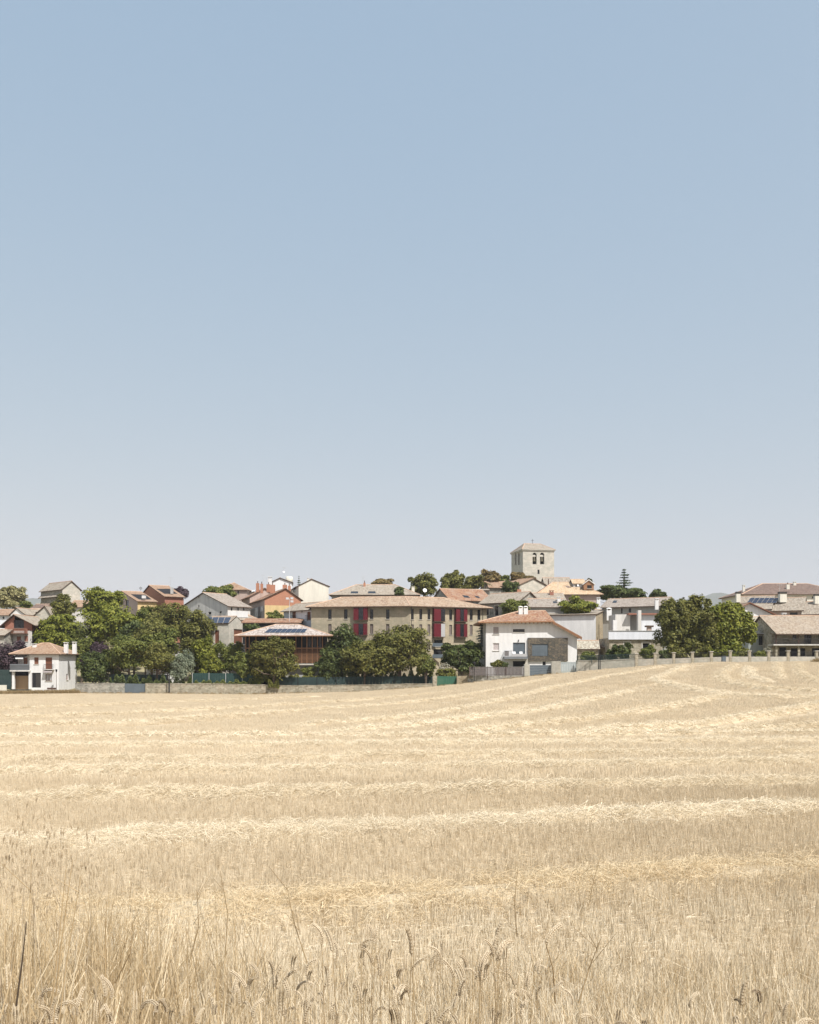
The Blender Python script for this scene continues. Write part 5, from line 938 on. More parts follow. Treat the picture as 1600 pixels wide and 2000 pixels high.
# conifers and palm
def conifer(name, label, px, ytop, ybot, hw, d, mat, tiers, n, leaf, flat=0, top_bare=0, seed=1, group=SK):
    r = np.random.default_rng(seed); x = Xat(px, d); g = tz(x, d); zt, zb = Zat(ytop, d), Zat(ybot, d); R_ = hw / F * d; root = empty(name, (x, d, g), label, 'tree', group)
    m = MB(); m.tube([(x, d, g - .2), (x, d, (zt + zb) / 2), (x, d, zt)], [R_ * .09, R_ * .06, .02], 7); C, O = [], []
    for t in range(tiers):
        f = (t + .6) / tiers; z = zt + (zb - zt) * f; L = R_ * (f ** .75) * r.uniform(.5, 1.15)
        for k in range(7 if flat else 9):
            an = r.uniform(0, 6.28); l = L * r.uniform(.55, 1.05); e = np.array([math.cos(an) * l, math.sin(an) * l, (.06 if flat else -.22) * l]); m.tube([(x, d, z), (x + e[0], d + e[1], z + e[2])], [.05, .015], 4)
            q = r.random(n) ** .7; s = np.array([x, d, z]) + e * q[:, None] + r.normal(0, 1, (n, 3)) * np.array([.16, .16, .07 if flat else .14]) * (l * .5 + .2); C.append(s); O.append(np.tile(e / (l + 1e-6) * .5 + np.array([0, 0, .6]), (n, 1)))
    m.build('trunk', BARK, root); leaves_obj('crown', np.concatenate(C), np.concatenate(O), leaf, mat, root, seed, .5, .5)
conifer('cedar_tree', 'solitary cedar with open tiered branches on the skyline right of the church', 1219, 1110, 1172, 31, 232, L_PIN, 12, 44, .26, 1, 0, 5)
conifer('blue_spruce', 'blue-grey spruce at the corner of the modern white house', 940, 1214, 1262, 21, 172.5, L_BLU, 10, 40, .13, 0, 0, 6, GT)
conifer('conifer', 'tiny conifer tip beside the cream gable on the skyline', 584, 1124, 1150, 6, 246, L_PIN, 7, 16, .14, 0, 0, 7)
def palm(px, ytop, d, label):
    x = Xat(px, d); g = tz(x, d); z = Zat(ytop + 10, d); root = empty('palm_tree', (x, d, g), label, 'tree', SK); m = MB(); m.tube([(x, d, g - .2), (x, d, z)], [.3, .25], 8); m.build('trunk', BARK, root)
    r = random.Random(3)
    for k in range(16):
        an = k * 6.283 / 16 + r.uniform(-.2, .2); L = r.uniform(1.5, 2.1); up = r.uniform(.4, 1.5); m = MB(); pts = [Vector((x + math.cos(an) * L * t, d + math.sin(an) * L * t, z + up * t - 1.1 * t * t)) for t in (0, .3, .6, .85, 1)]; sd = Vector((-math.sin(an), math.cos(an), 0))
        for i in range(4): m.poly([pts[i] - sd * .2 * (1 - i / 5), pts[i] + sd * .2 * (1 - i / 5), pts[i + 1] + sd * .2 * (.8 - i / 5), pts[i + 1] - sd * .2 * (.8 - i / 5)])
        m.build('frond', leafmat('leaf_palm', (.07, .09, .02), (.17, .19, .06)), root)
palm(950, 1131, 229, 'small palm with yellow-green fronds above the cream stone block')

# ------------------------------------------------------------------ the field: stubble, straw windrows, margin
SRC = {}
def srcmesh(name, V, Q, rnd, mat):
    me = bpy.data.meshes.new(name); fastmesh(me, V, Q); me.materials.append(mat); a = me.attributes.new('rnd', 'FLOAT', 'FACE'); a.data.foreach_set('value', rnd.astype(np.float32)); return me
def blades(base, tip, wid, r, mid=None, sides=1):
    """thin tapered strips from base to tip; sides=2 crosses two strips"""
    n = len(base); dv = tip - base; V, Q, k0 = [], [], 0
    for s in range(sides):
        a = np.cross(dv, r.normal(0, 1, (n, 3))); a /= np.linalg.norm(a, axis=1, keepdims=True) + 1e-9; w_ = wid[:, None] * .5
        if mid is None: P4 = np.stack([base - a * w_, base + a * w_, tip + a * w_ * .7, tip - a * w_ * .7], 1); V.append(P4.reshape(-1, 3)); Q.append(np.arange(n * 4).reshape(-1, 4) + k0); k0 += n * 4
        else:
            P6 = np.stack([base - a * w_, base + a * w_, mid - a * w_, mid + a * w_, tip - a * w_ * .4, tip + a * w_ * .4], 1); V.append(P6.reshape(-1, 3)); i = np.arange(n)[:, None] * 6 + k0; Q.append(np.concatenate([i + np.array([[0, 1, 3, 2]]), i + np.array([[2, 3, 5, 4]])])); k0 += n * 6
    return np.concatenate(V), np.concatenate(Q)
def stubble_tile(seed, size, n, h, w_, sides, lit):
    r = np.random.default_rng(seed); rows = max(2, int(size / .15)); x = (r.integers(0, rows, n) + .5) / rows * size - size / 2 + r.normal(0, .022, n); y = r.uniform(-size / 2, size / 2, n); hh = h * r.uniform(.55, 1.15, n)
    base = np.stack([x, y, np.full(n, -.07)], 1); tip = base + np.stack([r.normal(0, .16, n) * hh, r.normal(0, .16, n) * hh, hh + .07], 1); V, Q = blades(base, tip, np.full(n, w_) * r.uniform(.7, 1.3, n), r, None, sides)
    k = lit; p = np.stack([r.uniform(-size / 2, size / 2, k), r.uniform(-size / 2, size / 2, k), r.uniform(.005, .05, k)], 1); an = r.uniform(0, 6.28, k); L = r.uniform(.06, .28, k); q = p + np.stack([np.cos(an) * L, np.sin(an) * L, r.uniform(-.01, .05, k)], 1); V2, Q2 = blades(p, q, np.full(k, w_), r, None, 1)
    V = np.concatenate([V, V2]); Q = np.concatenate([Q, Q2 + len(V) - len(V2)]); return V, Q, r.random(len(Q))
def straw_clump(seed, n, R_, h, Lm, w_):
    r = np.random.default_rng(seed); p = r.normal(0, .45, (n, 3)) * np.array([R_, R_, 0]); p[:, 2] = np.abs(r.normal(0, .5, n)) * h * np.exp(-(p[:, 0] ** 2 + p[:, 1] ** 2) / (R_ * R_)); an = r.uniform(0, 6.28, n); el = r.normal(.12, .35, n); L = Lm * r.uniform(.4, 1.3, n)
    dv = np.stack([np.cos(an) * np.cos(el), np.sin(an) * np.cos(el), np.sin(el)], 1) * L[:, None] / 2; mid = p + np.stack([np.zeros(n), np.zeros(n), r.normal(.0, .03, n)], 1); V, Q = blades(p - dv, p + dv, np.full(n, w_) * r.uniform(.7, 1.4, n), r, mid, 1); return V, Q, np.tile(r.random(n), 2)
def tuft(seed, n, R_, h, w_, lean):
    r = np.random.default_rng(seed); base = np.stack([r.normal(0, R_, n), r.normal(0, R_, n), np.full(n, -.08)], 1); hh = h * r.uniform(.45, 1.1, n); an = r.uniform(0, 6.28, n); l = np.abs(r.normal(0, lean, n)) * hh
    tip = base + np.stack([np.cos(an) * l, np.sin(an) * l, hh * np.sqrt(np.clip(1 - (l / hh) ** 2, .1, 1))], 1); mid = base * .5 + tip * .5 + np.stack([-np.cos(an) * l * .18, -np.sin(an) * l * .18, hh * .06], 1); V, Q = blades(base, tip, np.full(n, w_) * r.uniform(.6, 1.4, n), r, mid, 1); return V, Q, np.tile(r.random(n), 2)
def make_coll(name, meshes):
    c = bpy.data.collections.new(name)
    for i, me in enumerate(meshes): c.objects.link(bpy.data.objects.new(f'{name}_{i:02d}', me))
    return c
_NG = {}
def scatter(name, label, cat, pts, rot, scl, idx, coll, kind='stuff', group=None, origin=None):
    off = np.array(origin if origin is not None else (0, 0, 0), float)
    me = bpy.data.meshes.new(name); me.vertices.add(len(pts)); me.vertices.foreach_set('co', (pts - off).astype(np.float32).ravel())
    for an, ty, key, v in (('rot', 'FLOAT_VECTOR', 'vector', rot), ('scl', 'FLOAT_VECTOR', 'vector', scl), ('idx', 'INT', 'value', idx)):
        a = me.attributes.new(an, ty, 'POINT'); a.data.foreach_set(key, np.asarray(v, np.int32 if ty == 'INT' else np.float32).ravel())
    me.update(); o = bpy.data.objects.new(name, me); COL.objects.link(o); o.location = off
    if coll.name not in _NG:
        g = bpy.data.node_groups.new('scatter_' + coll.name, 'GeometryNodeTree'); g.interface.new_socket('Geometry', in_out='INPUT', socket_type='NodeSocketGeometry'); g.interface.new_socket('Geometry', in_out='OUTPUT', socket_type='NodeSocketGeometry')
        gi, go_ = g.nodes.new('NodeGroupInput'), g.nodes.new('NodeGroupOutput'); ip = g.nodes.new('GeometryNodeInstanceOnPoints'); ci = g.nodes.new('GeometryNodeCollectionInfo'); ci.inputs['Collection'].default_value = coll; ci.inputs['Separate Children'].default_value = True; ci.inputs['Reset Children'].default_value = True
        def na(nm, ty): q = g.nodes.new('GeometryNodeInputNamedAttribute'); q.data_type = ty; q.inputs['Name'].default_value = nm; return [x for x in q.outputs if x.enabled and x.name == 'Attribute'][0]
        ip.inputs['Pick Instance'].default_value = True
        g.links.new(gi.outputs[0], ip.inputs['Points']); g.links.new(ci.outputs[0], ip.inputs['Instance']); g.links.new(na('idx', 'INT'), ip.inputs['Instance Index'])
        er = g.nodes.new('FunctionNodeEulerToRotation'); g.links.new(na('rot', 'FLOAT_VECTOR'), er.inputs[0]); g.links.new(er.outputs[0], ip.inputs['Rotation']); g.links.new(na('scl', 'FLOAT_VECTOR'), ip.inputs['Scale']); g.links.new(ip.outputs[0], go_.inputs[0]); _NG[coll.name] = g
    md = o.modifiers.new('scatter', 'NODES'); md.node_group = _NG[coll.name]
    tag(o, label, cat, group, kind); return o
def ground_grid(d0, d1, step, half=.62, jit=.5, extra=2.0):
    out = []
    d = d0
    while d < d1:
        hw = half * d + extra; xs = np.arange(-hw, hw, step); out.append(np.stack([xs + rng.uniform(-jit, jit, len(xs)) * step, d + rng.uniform(-jit, jit, len(xs)) * step], 1)); d += step
    p = np.concatenate(out); px = 800 + F * p[:, 0] / np.maximum(p[:, 1], 8); p = p[p[:, 1] < edge_d(np.clip(px, -400, 2000)) - 1.2]
    return np.column_stack([p, terrain(p[:, 0], p[:, 1])])
near = [srcmesh('stubble', *stubble_tile(i, .5, 105, .17, .0052, 2, 34), STRAW) for i in range(4)]
mid_ = [srcmesh('stubble', *stubble_tile(10 + i, 1.0, 330, .17, .008, 1, 90), STRAW) for i in range(3)]
far_ = [srcmesh('stubble', *stubble_tile(20 + i, 2.0, 620, .16, .017, 1, 200), STRAW) for i in range(3)]
pale_ = [srcmesh('stubble', *stubble_tile(30 + i, .5, 115, .17, .0056, 2, 34), STRAWL) for i in range(3)]
SC = make_coll('stubble_source', near + mid_ + far_ + pale_)
A_, B_, C_ = ground_grid(4.5, 24, .40, jit=.18), ground_grid(24, 62, .82, jit=.2), ground_grid(62, 168, 1.5, jit=.25)
pts = np.concatenate([A_, B_, C_]); n_ = len(pts); idx = np.concatenate([rng.integers(0, 4, len(A_)), rng.integers(4, 7, len(B_)), rng.integers(7, 10, len(C_))])
idx = np.where((pts[:, 1] < 10.2 + .25 * pts[:, 0] * .5) & (pts[:, 1] > 4.4) & (rng.random(n_) < .85), rng.integers(10, 13, n_), idx)
rot = np.zeros((n_, 3)); rot[:, 2] = rng.choice([0, math.pi], n_) + rng.normal(0, .12, n_) + .12
hs = .8 + .45 * (np.sin(pts[:, 0] * .21 + pts[:, 1] * .9) * np.sin(pts[:, 1] * .37 + 1) * .5 + .5) * rng.uniform(.7, 1.2, n_)
scl = np.stack([np.ones(n_) * 1.05, np.ones(n_) * 1.05, hs], 1)
TRK = [[(1480, 1308), (1446, 1322), (1448, 1334), (1490, 1346), (1560, 1352)], [(1180, 1364), (1260, 1341), (1330, 1329), (1390, 1330)], [(860, 1412), (1000, 1388), (1100, 1362), (1210, 1340)], [(900, 1428), (1100, 1408), (1280, 1381), (1400, 1366)], [(1210, 1437), (1400, 1420), (1600, 1390)], [(1330, 1312), (1365, 1300), (1400, 1296)], [(240, 1424), (520, 1402), (800, 1384), (980, 1352)]]
keep = np.ones(len(pts), bool)
for tr_ in TRK:
    g = [ground_hit(*p) for p in tr_]
    for a, b in zip(g[:-1], g[1:]):
        ab = np.array([b.x - a.x, b.y - a.y]); q = pts[:, :2] - np.array([a.x, a.y]); t = np.clip(q @ ab / (ab @ ab), 0, 1); keep &= np.linalg.norm(q - t[:, None] * ab, axis=1) > 1.05
pts, rot, scl, idx = pts[keep], rot[keep], scl[keep], idx[keep]
scatter('stubble', 'short cut wheat stubble covering the whole field', 'stubble', pts, rot, scl, idx, SC)
# windrows, traced as lines over the ground
def strip2(seed, n, R_, h, Lm, w_):
    V, Q, q = straw_clump(seed, n, R_, h, Lm, w_); i = np.arange(n)[:, None] * 6; return V, i + np.array([[0, 1, 5, 4]]), q[:n]
STN = [straw_clump(40 + i, 150, .40, .13, .22, .0040) for i in range(4)]; STM = [strip2(45 + i, 90, .45, .13, .28, .0075) for i in range(4)]; STF = [strip2(50 + i, 40, .52, .13, .40, .019) for i in range(4)]
WR = [('golden straw windrow nearest the camera, behind the standing wheat ears', [(-120, 1800), (150, 1806), (400, 1798), (600, 1786), (800, 1770), (1000, 1754), (1200, 1736), (1400, 1716), (1720, 1700)], .75),
      ('second straw windrow from the camera, crossing the whole field', [(-120, 1658), (0, 1655), (200, 1654), (400, 1641), (600, 1632), (800, 1628), (1000, 1616), (1200, 1604), (1400, 1592), (1720, 1578)], .8),
      ('third straw windrow from the camera', [(-120, 1566), (0, 1565), (400, 1560), (800, 1552), (1200, 1544), (1720, 1534)], .85),
      ('fourth straw windrow from the camera', [(-120, 1514), (400, 1512), (800, 1507), (1200, 1501), (1720, 1491)], .9),
      ('fifth straw windrow from the camera', [(-120, 1493), (400, 1489), (800, 1483), (1200, 1479), (1720, 1472)], .7),
      ('sixth straw windrow from the camera', [(-120, 1463), (400, 1461), (800, 1459), (1200, 1456), (1720, 1450)], .8),
      ('seventh straw windrow from the camera, in the dip of the field', [(-120, 1444), (400, 1443), (800, 1442), (1200, 1440), (1720, 1434)], .7),
      ('faint windrow at the lower left of the far slope', [(-120, 1425), (240, 1418), (450, 1402), (650, 1386), (800, 1376), (1080, 1326)], .7),
      ('windrow ending below the bright green gate', [(-120, 1410), (0, 1407), (280, 1397), (550, 1380), (800, 1361), (900, 1350)], .7),
      ('faint windrow below the rubble wall at left', [(-120, 1392), (0, 1388), (250, 1378), (450, 1369), (640, 1362)], .6),
      ('long windrow climbing to the corner of the railed wall', [(560, 1424), (800, 1405), (915, 1385), (1075, 1347), (1175, 1326), (1275, 1308), (1310, 1303)], .9),
      ('windrow with blunt end halfway up the right slope', [(620, 1434), (800, 1424), (925, 1407), (1050, 1392), (1150, 1372), (1232, 1352)], 1),
      ('windrow running up to the bend on the right slope', [(850, 1436), (950, 1430), (1075, 1417), (1225, 1400), (1350, 1377), (1420, 1360)], 1),
      ('lowest windrow climbing the right slope to the picture edge', [(1100, 1436), (1200, 1430), (1350, 1420), (1450, 1407), (1550, 1390), (1600, 1380), (1720, 1362)], 1),
      ('faint windrow at the right edge below the slope', [(1250, 1440), (1350, 1436), (1500, 1429), (1600, 1422), (1720, 1412)], .7),
      ('chevron-shaped windrow at the top of the right slope', [(1340, 1301), (1305, 1319), (1278, 1330), (1315, 1341), (1365, 1352), (1420, 1359), (1500, 1365), (1600, 1366), (1720, 1366)], 1),
      ('hooked windrow below the railed wall', [(1440, 1301), (1407, 1319), (1421, 1335), (1465, 1345), (1525, 1350), (1600, 1355), (1720, 1358)], 1),
      ('inner curved windrow beside the hooked one', [(1462, 1304), (1462, 1318), (1486, 1331), (1508, 1336)], .6),
      ('short straight windrow running down from the railed wall', [(1519, 1296), (1521, 1312), (1524, 1328)], .6),
      ('curved windrow in the upper right corner of the field', [(1558, 1296), (1564, 1318), (1600, 1335), (1720, 1345)], .8)]
CHAFF = plain('chaff_mound', (.50, .415, .285), .95, .3, 14, 0, .8)
def windrow(lb, ln, wd, mat=None):
    g = [ground_hit(*p) for p in ln]; VV, QQ, RR, nv = [], [], [], 0
    def add(V, Q, q):
        nonlocal nv
        VV.append(V); QQ.append(Q + nv); RR.append(q); nv += len(V)
    # the low continuous mound
    path = []
    for a, b in zip(g[:-1], g[1:]):
        k = max(1, int((b - a).length / .7)); path += [a.lerp(b, t / k) for t in range(k)]
    path.append(g[-1]); A = np.array([[p.x, p.y] for p in path])
    for _ in range(6): A[1:-1] = (A[:-2] + A[1:-1] * 2 + A[2:]) / 4
    T = np.gradient(A, axis=0); T /= np.linalg.norm(T, axis=1, keepdims=True) + 1e-9; Nn = np.stack([-T[:, 1], T[:, 0]], 1); n = len(A)
    wob = np.convolve(rng.normal(0, 1, n + 8), np.ones(9) / 9, 'valid')[:n]; hgt = (.20 + .09 * wob) * (.6 + .4 * wd); wid = (.85 + .3 * np.roll(wob, 3)) * (.5 + .5 * wd); lat = np.array([-1, -.66, -.33, 0, .33, .66, 1]); pr = np.array([-.25, .28, .8, 1, .8, .28, -.25])
    hgt = hgt * np.clip((A[:, 1] + 25) / 60, .6, 1.5); tap = np.clip(np.minimum(np.arange(n), n - 1 - np.arange(n)) / 3, .05, 1); c = A[:, None, :] + Nn[:, None, :] * (lat[None, :, None] * wid[:, None, None]); z = terrain(c[..., 0], c[..., 1]) + pr[None, :] * (hgt * tap)[:, None] + rng.normal(0, .025, (n, 7)) * (pr > 0)
    ii = np.arange(n * 7).reshape(n, 7); add(np.concatenate([c, z[..., None]], -1).reshape(-1, 3), np.stack([ii[:-1, :-1], ii[:-1, 1:], ii[1:, 1:], ii[1:, :-1]], -1).reshape(-1, 4), rng.uniform(.2, .6, (n - 1) * 6))
    # loose straws over it
    seg = np.linalg.norm(np.diff(A, axis=0), axis=1)
    for i in range(n - 1):
        dm = A[i, 1]; src, dens = (STN, 22) if dm < 17 else ((STM, 20) if dm < 40 else (STF, 10)); m_ = rng.poisson(seg[i] * dens * (.4 + .6 * wd))
        for _ in range(m_):
            V, Q, q = src[rng.integers(0, 4)]; t = rng.random(); l = rng.normal(0, .45) * wid[i] * 1.25 * (1.5 if mat else 1); p = A[i] * (1 - t) + A[i + 1] * t + Nn[i] * l; an = rng.uniform(0, 6.28); ca, sa = math.cos(an), math.sin(an); s = rng.uniform(.75, 1.15)
            M = np.array([[ca, sa, 0], [-sa, ca, 0], [0, 0, 1]]) * s; zz = float(terrain(p[0], p[1])) + (.05 + hgt[i]) * tap[i] * math.exp(-(l / (wid[i] * .6)) ** 2) * .95; add(V @ M + np.array([p[0], p[1], zz]), Q, np.clip(q * .75 + rng.uniform(0, .25), 0, 1))
    c0 = g[len(g) // 2]; off = np.array([c0.x, c0.y, tz(c0.x, c0.y)]); me = srcmesh('straw_windrow', np.concatenate(VV) - off, np.concatenate(QQ), np.concatenate(RR), mat or STRAWP); me.materials.append(CHAFF); mi = np.zeros(len(me.polygons), np.int32); mi[:(n - 1) * 6] = 1; me.polygons.foreach_set('material_index', mi)
    o = bpy.data.objects.new('straw_windrow', me); COL.objects.link(o); o.location = off; tag(o, lb, 'straw windrow', 'straw windrows')
for lb, ln, wd in WR: windrow(lb, ln, wd, STRAWO if lb.startswith('golden') else None)
# margin: dry grasses at the camera's feet, denser and taller at left
TC = make_coll('tuft_source', [srcmesh('tuft', *tuft(160 + i, 40, .12, .5, .0036, .55), STRAWP) for i in range(3)] + [srcmesh('tuft', *tuft(60 + i, 46, .10, .42, .0042, .35), STRAWG) for i in range(4)] + [srcmesh('tuft', *tuft(70 + i, 30, .07, .80, .0040, .22), STRAWG) for i in range(4)] + [srcmesh('tuft', *tuft(80 + i, 60, .16, .25, .004, .7), STRAWP) for i in range(3)])
def margin():
    r = np.random.default_rng(5); P_, I_, S_ = [], [], []
    def put(n, d0, d1, f, ids, s0, s1):
        d = r.uniform(d0, d1, n * 3); x = r.uniform(-.66, .66, n * 3) * d + r.uniform(-.6, .6, n * 3); k = r.random(n * 3) < f(x / d, d); x, d = x[k][:n], d[k][:n]; P_.append(np.stack([x, d], 1)); I_.append(r.choice(ids, len(x))); S_.append(r.uniform(s0, s1, len(x)))
    put(800, 1.9, 4.8, lambda u, d: .7 + .3 * (u < -.1), [0, 1, 2], .7, 1.15)
    put(900, 1.9, 4.6, lambda u, d: .9 + 0 * u, [3, 4, 5, 6], .8, 1.2)
    put(500, 2.0, 3.6, lambda u, d: .6 + .4 * (u < -.1), [7, 8, 9, 10], .65, .95)
    put(900, 4.4, 8.0, lambda u, d: np.clip(1.15 - (d - 4.4) / 3.4 + .5 * (u < -.25), 0, 1), [0, 1, 3, 4, 5, 6], .6, .95)
    put(260, 3.2, 7.0, lambda u, d: np.clip((-u - .16) * 4, 0, 1), [7, 8, 9, 10], .8, 1.3)
    put(700, 2.0, 7.5, lambda u, d: .9 + 0 * u, [11, 12, 13], .8, 1.3)
    p = np.concatenate(P_); i = np.concatenate(I_); s = np.concatenate(S_); n = len(p); ro = np.zeros((n, 3)); ro[:, 2] = r.uniform(0, 6.28, n)
    scatter('margin_grass', 'dry golden grasses tangled along the near field margin', 'grass', np.column_stack([p, terrain(p[:, 0], p[:, 1])]), ro, np.repeat(s[:, None], 3, 1), i, TC)
margin()
WD = [srcmesh('weed', *tuft(90 + i, 60, .25, .6, .03, .5), L_WEED) for i in range(3)]; WC = make_coll('weed_source', WD)
def weeds(name, label, pts, n, s0, s1):
    r = np.random.default_rng(len(label)); u = r.random(n) * (len(pts) - 1); i = u.astype(int); f = u - i; A = np.array(pts, float); q = A[i] * (1 - f[:, None]) + A[i + 1] * f[:, None]; d = q[:, 1] + r.uniform(-.7, .7, n); x = (q[:, 0] - 800) / F * d; ro = np.zeros((n, 3)); ro[:, 2] = r.uniform(0, 6.28, n)
    scatter(name, label, 'weeds', np.column_stack([x, d, terrain(x, d)]), ro, np.repeat(r.uniform(s0, s1, n)[:, None], 3, 1), r.integers(0, 3, n), WC)
weeds('roadside_weeds', 'brown dry weeds along the road edge before the white house', [(-40, 165), (60, 165), (150, 165.3)], 620, .8, 1.6)
weeds('wall_weeds', 'sparse dry weeds along the foot of the rubble wall', [(150, 166.4), (500, 166.2), (850, 162.4), (1100, 155.5)], 320, .3, .75)
weeds('bank_weeds', 'brown weedy clump at the right edge below the railed wall', [(1588, 136), (1640, 136)], 90, .7, 1.3)
# ripe wheat at the margin: each stalk an object
def ear_mesh(seed, dark=False):
    r = random.Random(seed); m = MB(); bend = r.uniform(.3, 2.2); L = r.uniform(.06, .10); n = r.randint(8, 12); p = Vector(); an = r.uniform(-.3, .5); az = 0
    for i in range(n):
        t = Vector((math.sin(an), 0, math.cos(an))); sd = Vector((0, 1, 0)); up = t.cross(sd)
        for s in (-1, 1):
            for v_ in (-.5, .5):
                tip = p + t * L / n * 1.9 + sd * s * .0065 + up * v_ * .007; b0 = p + sd * s * .002; w_ = .0032
                a1 = t.cross(sd * s).normalized() * w_; mid = p + t * L / n * .8 + sd * s * .0062 + up * v_ * .006; b1 = sd * s * w_
                i0 = len(m.v); m.v += [tuple(q) for q in (b0, mid + a1, mid + b1, mid - a1, mid - b1, tip)]
                for fc in ((0, 1, 2), (0, 2, 3), (0, 3, 4), (0, 4, 1), (5, 2, 1), (5, 3, 2), (5, 4, 3), (5, 1, 4)): m.f.append(tuple(i0 + k for k in fc)); m.m.append(0)
        for s in (-1, 1):
            if r.random() < .8:
                aw = p + t * L / n + sd * s * .006; e_ = aw + t * r.uniform(.012, .026) + sd * s * r.uniform(.003, .009) + up * r.uniform(-.006, .006); q_ = up * .0006; i0 = len(m.v); m.v += [tuple(aw - q_), tuple(aw + q_), tuple(e_)]; m.f.append((i0, i0 + 1, i0 + 2)); m.m.append(0)
        p = p + t * (L / n); an += bend / n * r.uniform(.6, 1.4)
    me = bpy.data.meshes.new('ear'); me.from_pydata(m.v, [], m.f); me.materials.append(EARD if dark else EARM); a = me.attributes.new('rnd', 'FLOAT', 'FACE'); rr = np.random.default_rng(seed).random(len(m.f)); a.data.foreach_set('value', rr.astype(np.float32)); return me
def mesh_of(mb, name, mat, seed=0):
    me = bpy.data.meshes.new(name); me.from_pydata(mb.v, [], mb.f); me.materials.append(mat); a = me.attributes.new('rnd', 'FLOAT', 'FACE'); a.data.foreach_set('value', np.full(len(mb.f), random.Random(seed).random(), np.float32)); return me
EARS = [ear_mesh(i) for i in range(14)] + [ear_mesh(20 + i, True) for i in range(3)]
STEMS = []
for i in range(5):
    r_ = random.Random(i); m = MB(); lx = r_.uniform(-.10, .10); m.tube([(0, 0, -.08), (lx * .3, 0, .3), (lx * .7, .01, .62), (lx, .02, 1.0)], [.0021, .0019, .0016, .0012], 5); STEMS.append((mesh_of(m, 'stem', STRAWG, i), lx))
LEAVES = []
for i in range(3):
    r_ = random.Random(30 + i); m = MB(); an = r_.uniform(0, 6.28); u = Vector((math.cos(an), math.sin(an), 0)); s_ = Vector((-u.y, u.x, 0)) * .004; q = [Vector((0, 0, .4)) + u * (t * .14) + Vector((0, 0, .12 * t - .24 * t * t)) for t in (0, .35, .7, 1)]
    for a, b, w0, w1 in zip(q[:-1], q[1:], (1, 1, .7), (1, .7, .1)): m.poly([a - s_ * w0, a + s_ * w0, b + s_ * w1, b - s_ * w1])
    LEAVES.append(mesh_of(m, 'leaf', STRAWG, i))
def wheat(px, py, d, k):
    """a stalk whose ear starts at photo pixel (px, py) at distance d"""
    x = Xat(px, d); g = tz(x, d); h = Zat(py, d) - g
    if h < .2: return
    dark = random.random() < .045; st, lx = STEMS[k % 5]; o = empty('wheat_stalk', (x, d, g), 'dark brown wheat ear on a stalk among the pale ones at the near margin' if dark else 'ripe pale wheat stalk with nodding ear at the near field margin', 'wheat', 'dark wheat ears' if dark else 'ripe wheat stalks'); o.rotation_euler.z = random.uniform(0, 6.28)
    s = bpy.data.objects.new('stem', st); COL.objects.link(s); s.parent = o; s.scale = (h, h, h)
    e = bpy.data.objects.new('ear', EARS[random.choice((14, 15, 16)) if dark else k % 14]); COL.objects.link(e); e.parent = o; e.location = (lx * h, .02 * h, h * .995); e.rotation_euler.z = random.uniform(-1, 1) + (math.pi if lx < 0 else 0); e.scale = (random.uniform(.62, .98),) * 3
    l = bpy.data.objects.new('leaf', LEAVES[k % 3]); COL.objects.link(l); l.parent = o; l.scale = (1, 1, h)
rw = random.Random(8); k_ = 0
for (x0, x1, y0, y1, n) in ((640, 920, 1845, 1960, 42), (480, 660, 1885, 1985, 26), (900, 1060, 1835, 1945, 26), (0, 140, 1950, 2010, 16), (160, 480, 1935, 2010, 26), (-60, 60, 1930, 2000, 6), (1040, 1660, 1950, 2030, 20), (560, 1000, 1960, 2040, 30)):
    for _ in range(n): wheat(rw.uniform(x0, x1), rw.uniform(y0, y1), rw.uniform(2.75, 3.7), k_); k_ += 1
# tall single stems and wild oats at left, a few elsewhere
def stem(px0, py0, px1, py1, d, label, mat=STRAWG, r0=.0035, bends=.02, twigs=0, name='dry_stem', spike=0):
    a, b = P(px0, py0, d), P(px1, py1, d); g = tz(a.x, a.y); a.z = max(a.z, g - .05) if a.z > g else g - .05; o = empty(name, (a.x, a.y, g), label, 'dry stem'); r = random.Random(int(px0 * 7 + py1)); m = MB(); mid = a.lerp(b, .5) + Vector((r.uniform(-bends, bends), r.uniform(-bends, bends), 0)); m.tube([a, mid, b], [r0, r0 * .85, r0 * .35], 5)
    s = m.build('stalk', mat, o)
    for i in range(twigs): q = a.lerp(b, r.uniform(.35, .95)); m = MB(); e = q + Vector((r.uniform(-.09, .09), r.uniform(-.05, .05), r.uniform(.04, .14))); m.tube([q, e], [r0 * .5, r0 * .25], 4); m.build('twig', mat, o)
    for i in range(spike):
        q = a.lerp(b, r.uniform(.68, 1)); e = q + Vector((r.uniform(-.07, .07), r.uniform(-.04, .04), r.uniform(-.02, .06))); m = MB(); m.tube([q, e], [r0 * .3, r0 * .2], 4); dn = Vector((r.uniform(-.01, .01), 0, -.032)); m.tube([e, e + dn * .4, e + dn], [.0008, .0042, .0008], 5); m.build('spikelet', EARM, o)
stem(32, 1965, 52, 1800, 2.7, 'blackish dead stem standing at the lower left', STEMD, .0030, .012, 0)
for (a, b, c, e, d_, lb) in ((60, 2040, 62, 1665, 3.0, 'tallest straw stem at the left edge'), (92, 2040, 130, 1690, 2.9, 'bundled stem leaning right at lower left, left one'), (100, 2040, 142, 1680, 2.95, 'bundled stem leaning right at lower left, middle one'), (110, 2040, 158, 1712, 2.9, 'bundled stem leaning right at lower left, right one'), (0, 1990, 34, 1830, 2.6, 'thick pale stem crossing the lower left corner'), (205, 1960, 208, 1760, 3.3, 'thin upright stem right of the leaning bundle')): stem(a, b, c, e, d_, lb, STRAWO, .0028, .015, 1)
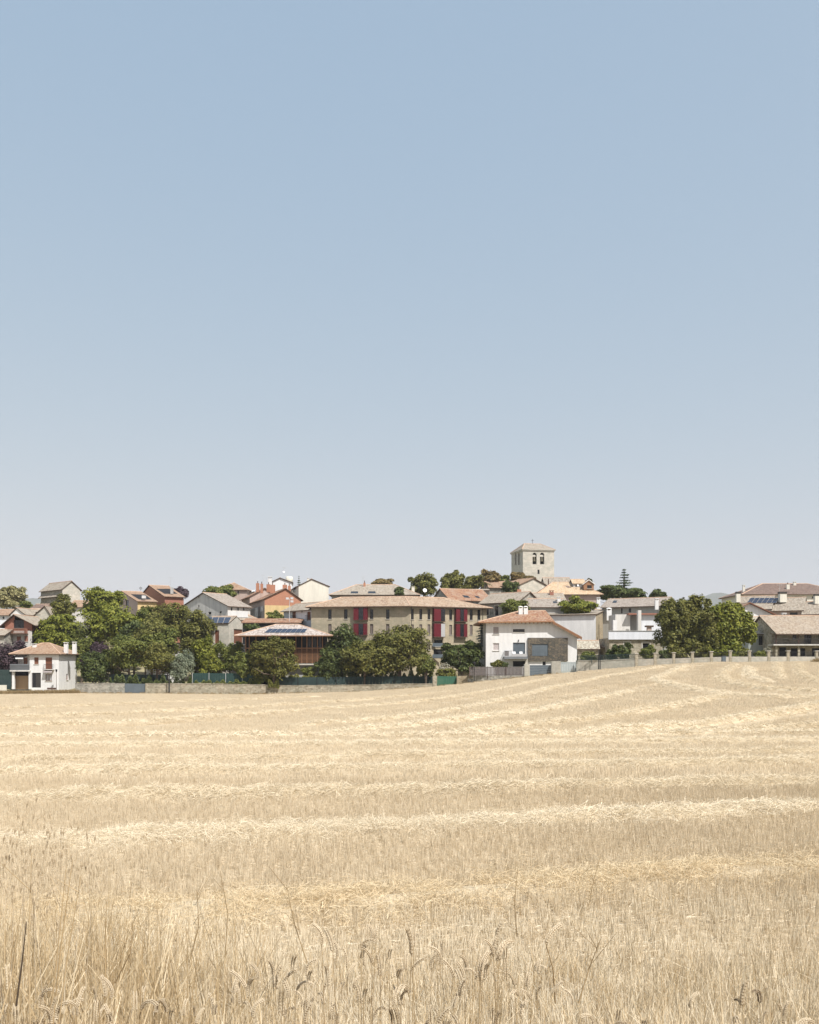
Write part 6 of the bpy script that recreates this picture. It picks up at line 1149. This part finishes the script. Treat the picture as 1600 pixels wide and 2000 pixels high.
for i, (a, b, c, e, d_) in enumerate(((20, 1960, 10, 1600, 3.5), (45, 1960, 70, 1560, 3.6), (70, 1960, 95, 1620, 3.4), (110, 1960, 120, 1590, 3.7), (30, 1980, 40, 1640, 3.2), (140, 1960, 150, 1610, 3.8), (5, 1980, 25, 1690, 3.0), (165, 1960, 172, 1640, 3.9), (88, 1980, 60, 1665, 3.3), (125, 1980, 108, 1720, 3.2))):
    stem(a, b, c, e, d_, 'wild oat stem with drooping pale spikelets at the left margin', STRAWL, .0016, .04, 0, 'wild_oat', 12); 
for o in [o for o in COL.objects if o.name.startswith('wild_oat')]: o['group'] = 'wild oats at the left margin'
for (a, b, c, e, d_, lb) in ((1010, 1830, 1012, 1690, 5.2, 'thin branched stem rising in the middle of the foreground'), (1150, 1770, 1175, 1665, 6.4, 'thin stem in front of the second windrow at right'), (1130, 1960, 1175, 1830, 3.4, 'leaning brown stem right of the wheat ears'), (1085, 1960, 1060, 1820, 3.5, 'pale leaning stem just right of the wheat ears'), (370, 1880, 385, 1740, 4.4, 'thin brown stem left of the golden windrow'), (440, 1870, 430, 1700, 4.6, 'thin upright stem before the golden windrow'), (600, 1880, 560, 1730, 4.2, 'pale stem leaning left in front of the golden windrow'), (225, 1920, 260, 1800, 3.6, 'brown forked stem right of the oat stems')): stem(a, b, c, e, d_, lb, STRAWG, .003, .03, 4)


# ------------------------------------------------------------------ the summer haze
hz = MB(); hz.obox((-4500, -60, -9), (9000, 0, 0), (0, 5000, 0), (0, 0, 330))
hm = bpy.data.materials.new('summer_haze'); hm.use_nodes = True; hn = hm.node_tree; hn.nodes.remove(hn.nodes['Principled BSDF'])
pv_ = hn.nodes.new('ShaderNodeVolumePrincipled'); pv_.inputs['Color'].default_value = (.93, .95, 1, 1); pv_.inputs['Density'].default_value = .00012; pv_.inputs['Anisotropy'].default_value = 0
hn.links.new(pv_.outputs[0], [q for q in hn.nodes if q.type == 'OUTPUT_MATERIAL'][0].inputs['Volume'])
tag(hz.build('haze', hm), 'thin pale summer haze over the whole landscape', 'haze', kind='stuff')
